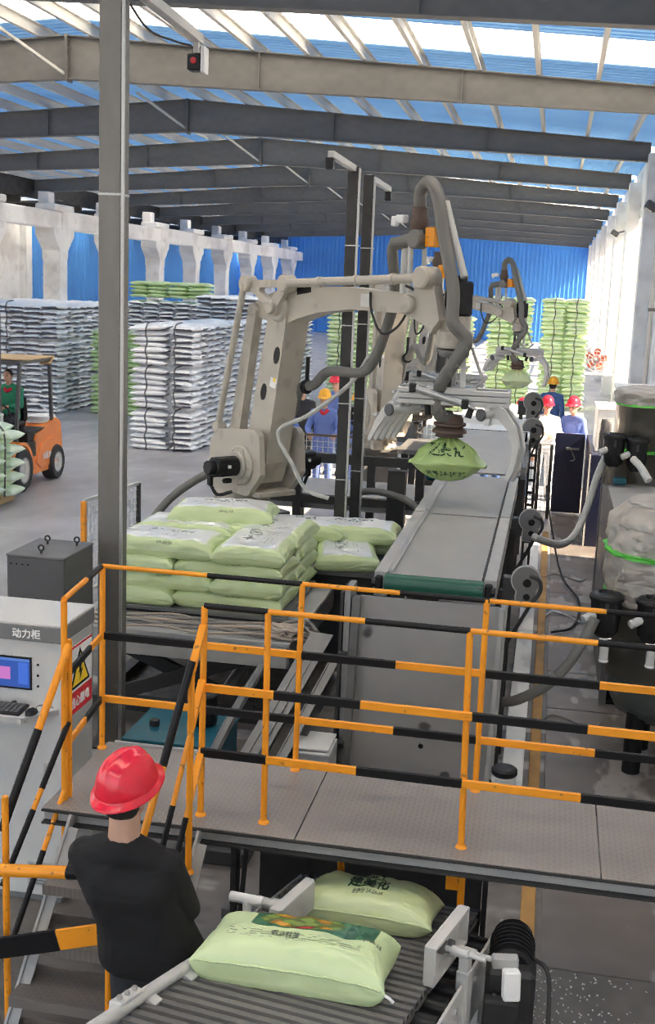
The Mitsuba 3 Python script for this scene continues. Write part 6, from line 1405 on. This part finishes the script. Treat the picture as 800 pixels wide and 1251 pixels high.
for f, r in ((.55, .34), (-.85, .29)):
    for s in (-.46, .46):
        w = part(fk, 'wheel', lathe([(r * .55, -.10), (r * .92, -.11), (r, -.08), (r, .08), (r * .92, .11), (r * .55, .10)], 28, fp(f, s, r), fs), 'tyre', 40)
        for sg in (1, -1):
            part(w, 'rim', lathe([(0, .05), (r * .28, .06), (r * .30, .085), (r * .52, .09), (r * .60, .105), (r * .60, .0), (0, .0)], 24, fp(f, s, r), fs * sg), 'light_grey', 40)
for f, ff in ((-.85, -.75), (.62, .45)):
    for s in (-.45, .45): part(fk, 'guard_post', bar(fp(f, s, .8), fp(ff, s, 2.0), .06, .05, up=tuple(fs)), 'box_grey')
gd_ = part(fk, 'overhead_guard', cat([fbx(-.15, s, 2.02, (1.30, .05, .05), .0) for s in (-.45, .45)] + [fbx(f, 0, 2.02, (.04, .9, .04), .0) for f in np.linspace(-.75, .45, 7)]), 'box_grey')
part(gd_, 'plywood_canopy', cat([fbx(-.28, 0, 2.06, (1.15, 1.0, .02), .002), fbx(-.72, .42, 2.0, (.2, .2, .015), .002, .6)]), 'plywood')
part(fk, 'steering_wheel', cat([tube(np.array([fp(.22 + .09 * math.sin(t), .17 * math.cos(t), 1.22 + .13 * math.sin(t)) for t in np.linspace(0, 2 * PI, 24)]), .015, 6, False), rod(fp(.22, 0, 1.22), fp(.42, 0, .9), .025, 8)]), 'rubber', 40)
for s in (-.32, .32):
    part(fk, 'mast_rail', fbx(1.0, s, 1.45, (.14, .09, 2.75)), 'box_grey'); part(fk, 'inner_mast', fbx(1.02, s * .72, 1.5, (.10, .06, 2.6)), 'mid_steel')
for z in (.35, 1.3, 2.75): part(fk, 'mast_tie', fbx(1.0, 0, z, (.10, .70, .10)), 'box_grey')
part(fk, 'lift_cylinder', rod(fp(.98, 0, .3), fp(.98, 0, 2.3), .045, 12), 'mid_steel', 40)
part(fk, 'carriage', cat([fbx(1.12, 0, z, (.05, .95, .09)) for z in (.22, .62)] + [fbx(1.13, s, .75, (.04, .04, 1.05)) for s in (-.45, -.15, .15, .45)] + [fbx(1.13, 0, 1.28, (.05, .95, .05))]), 'light_grey')
for s in (-.25, .25): part(fk, 'fork', fbx(1.65, s, .10, (1.05, .10, .04)), 'dark_steel')
# driver
drv = thing('person', 'forklift driver in a green jacket seated under the plywood canopy', 'person')
c_ = fp(-.12, 0, 0)
def dj(f, s, z): return fp(f, s, z)
JD = dict(pelvis=dj(-.16, 0, 1.10), waist=dj(-.18, 0, 1.25), chest=dj(-.18, 0, 1.43), neck=dj(-.17, 0, 1.60), neckt=dj(-.15, 0, 1.68), head=dj(-.12, 0, 1.76), shL=dj(-.18, .17, 1.54), shR=dj(-.18, -.17, 1.54),
          elL=dj(-.06, .24, 1.30), elR=dj(-.06, -.24, 1.30), wrL=dj(.14, .13, 1.30), wrR=dj(.14, -.13, 1.30), hipL=dj(-.14, .09, 1.10), hipR=dj(-.14, -.09, 1.10), knL=dj(.22, .13, 1.06), knR=dj(.22, -.13, 1.06), anL=dj(.30, .13, .58), anR=dj(.30, -.13, .58), face=fd, toeL=fd, toeR=fd)
body(drv, JD, 'jacket', .035, .04, 'green_cloth', 'trouser_dark', None, dirf=fd, k=.95)
part(drv, 'scarf', hose([JD['neck'] + fs * .08 - [0, 0, .02], JD['neck'] + fd * .10 - [0, 0, .08], JD['neck'] - fs * .08 - [0, 0, .02]], .03, 8), 'red_cloth', True)
pal = solo('pallet', cat([fbx(1.85, s + .14, .06, (1.2, .10, .09), .0) for s in (-.5, 0, .5)] + [fbx(1.3 + .2 * q, .14, .125, (.12, 1.15, .03), .0) for q in range(6)]), 'plywood', 'wooden pallet under the pale bags on the forklift', 'pallet')
FB = [Bag(.72, .50, .135, 60 + i, a=4, b=2.8, wr=1.4) for i in range(3)]; fbp = [b.ply(20, 14, 'bag_pale') for b in FB]
for l in range(10):
    for c in range(5):
        f0, s0, r0 = ((1.45, .30, 0), (1.45, -.30, 0), (2.10, .38, PI / 2), (2.10, 0, PI / 2), (2.10, -.38, PI / 2))[c] if l % 2 else ((2.05, .30, 0), (2.05, -.30, 0), (1.40, .38, PI / 2), (1.40, 0, PI / 2), (1.40, -.38, PI / 2))[c]
        p_ = fp(f0 + .10, s0 + .14, .14 + l * .104)
        k = thing('pale_fertilizer_bag', 'pale green bag, %s layer of the forklift load, %s' % (ordinal(l + 1), ('outer front', 'inner front', 'outer rear', 'middle rear', 'inner rear')[c]), 'bag', 'bags on the forklift pallet')
        scene[k] = {**fbp[rng.randrange(3)], 'to_world': at(*p_, fa + r0 + rng.uniform(-.04, .04))}
sl_ = thing('sling', 'grey sling round the bags on the forklift pallet', 'sling')
part(sl_, 'strap', hose([fp(1.85, .80, .16), fp(1.86, .82, .6), fp(1.84, .80, 1.1), fp(1.84, .64, 1.28), fp(1.80, .42, 1.6), fp(1.76, .32, 1.5)], .014, 6), 'box_grey', True)
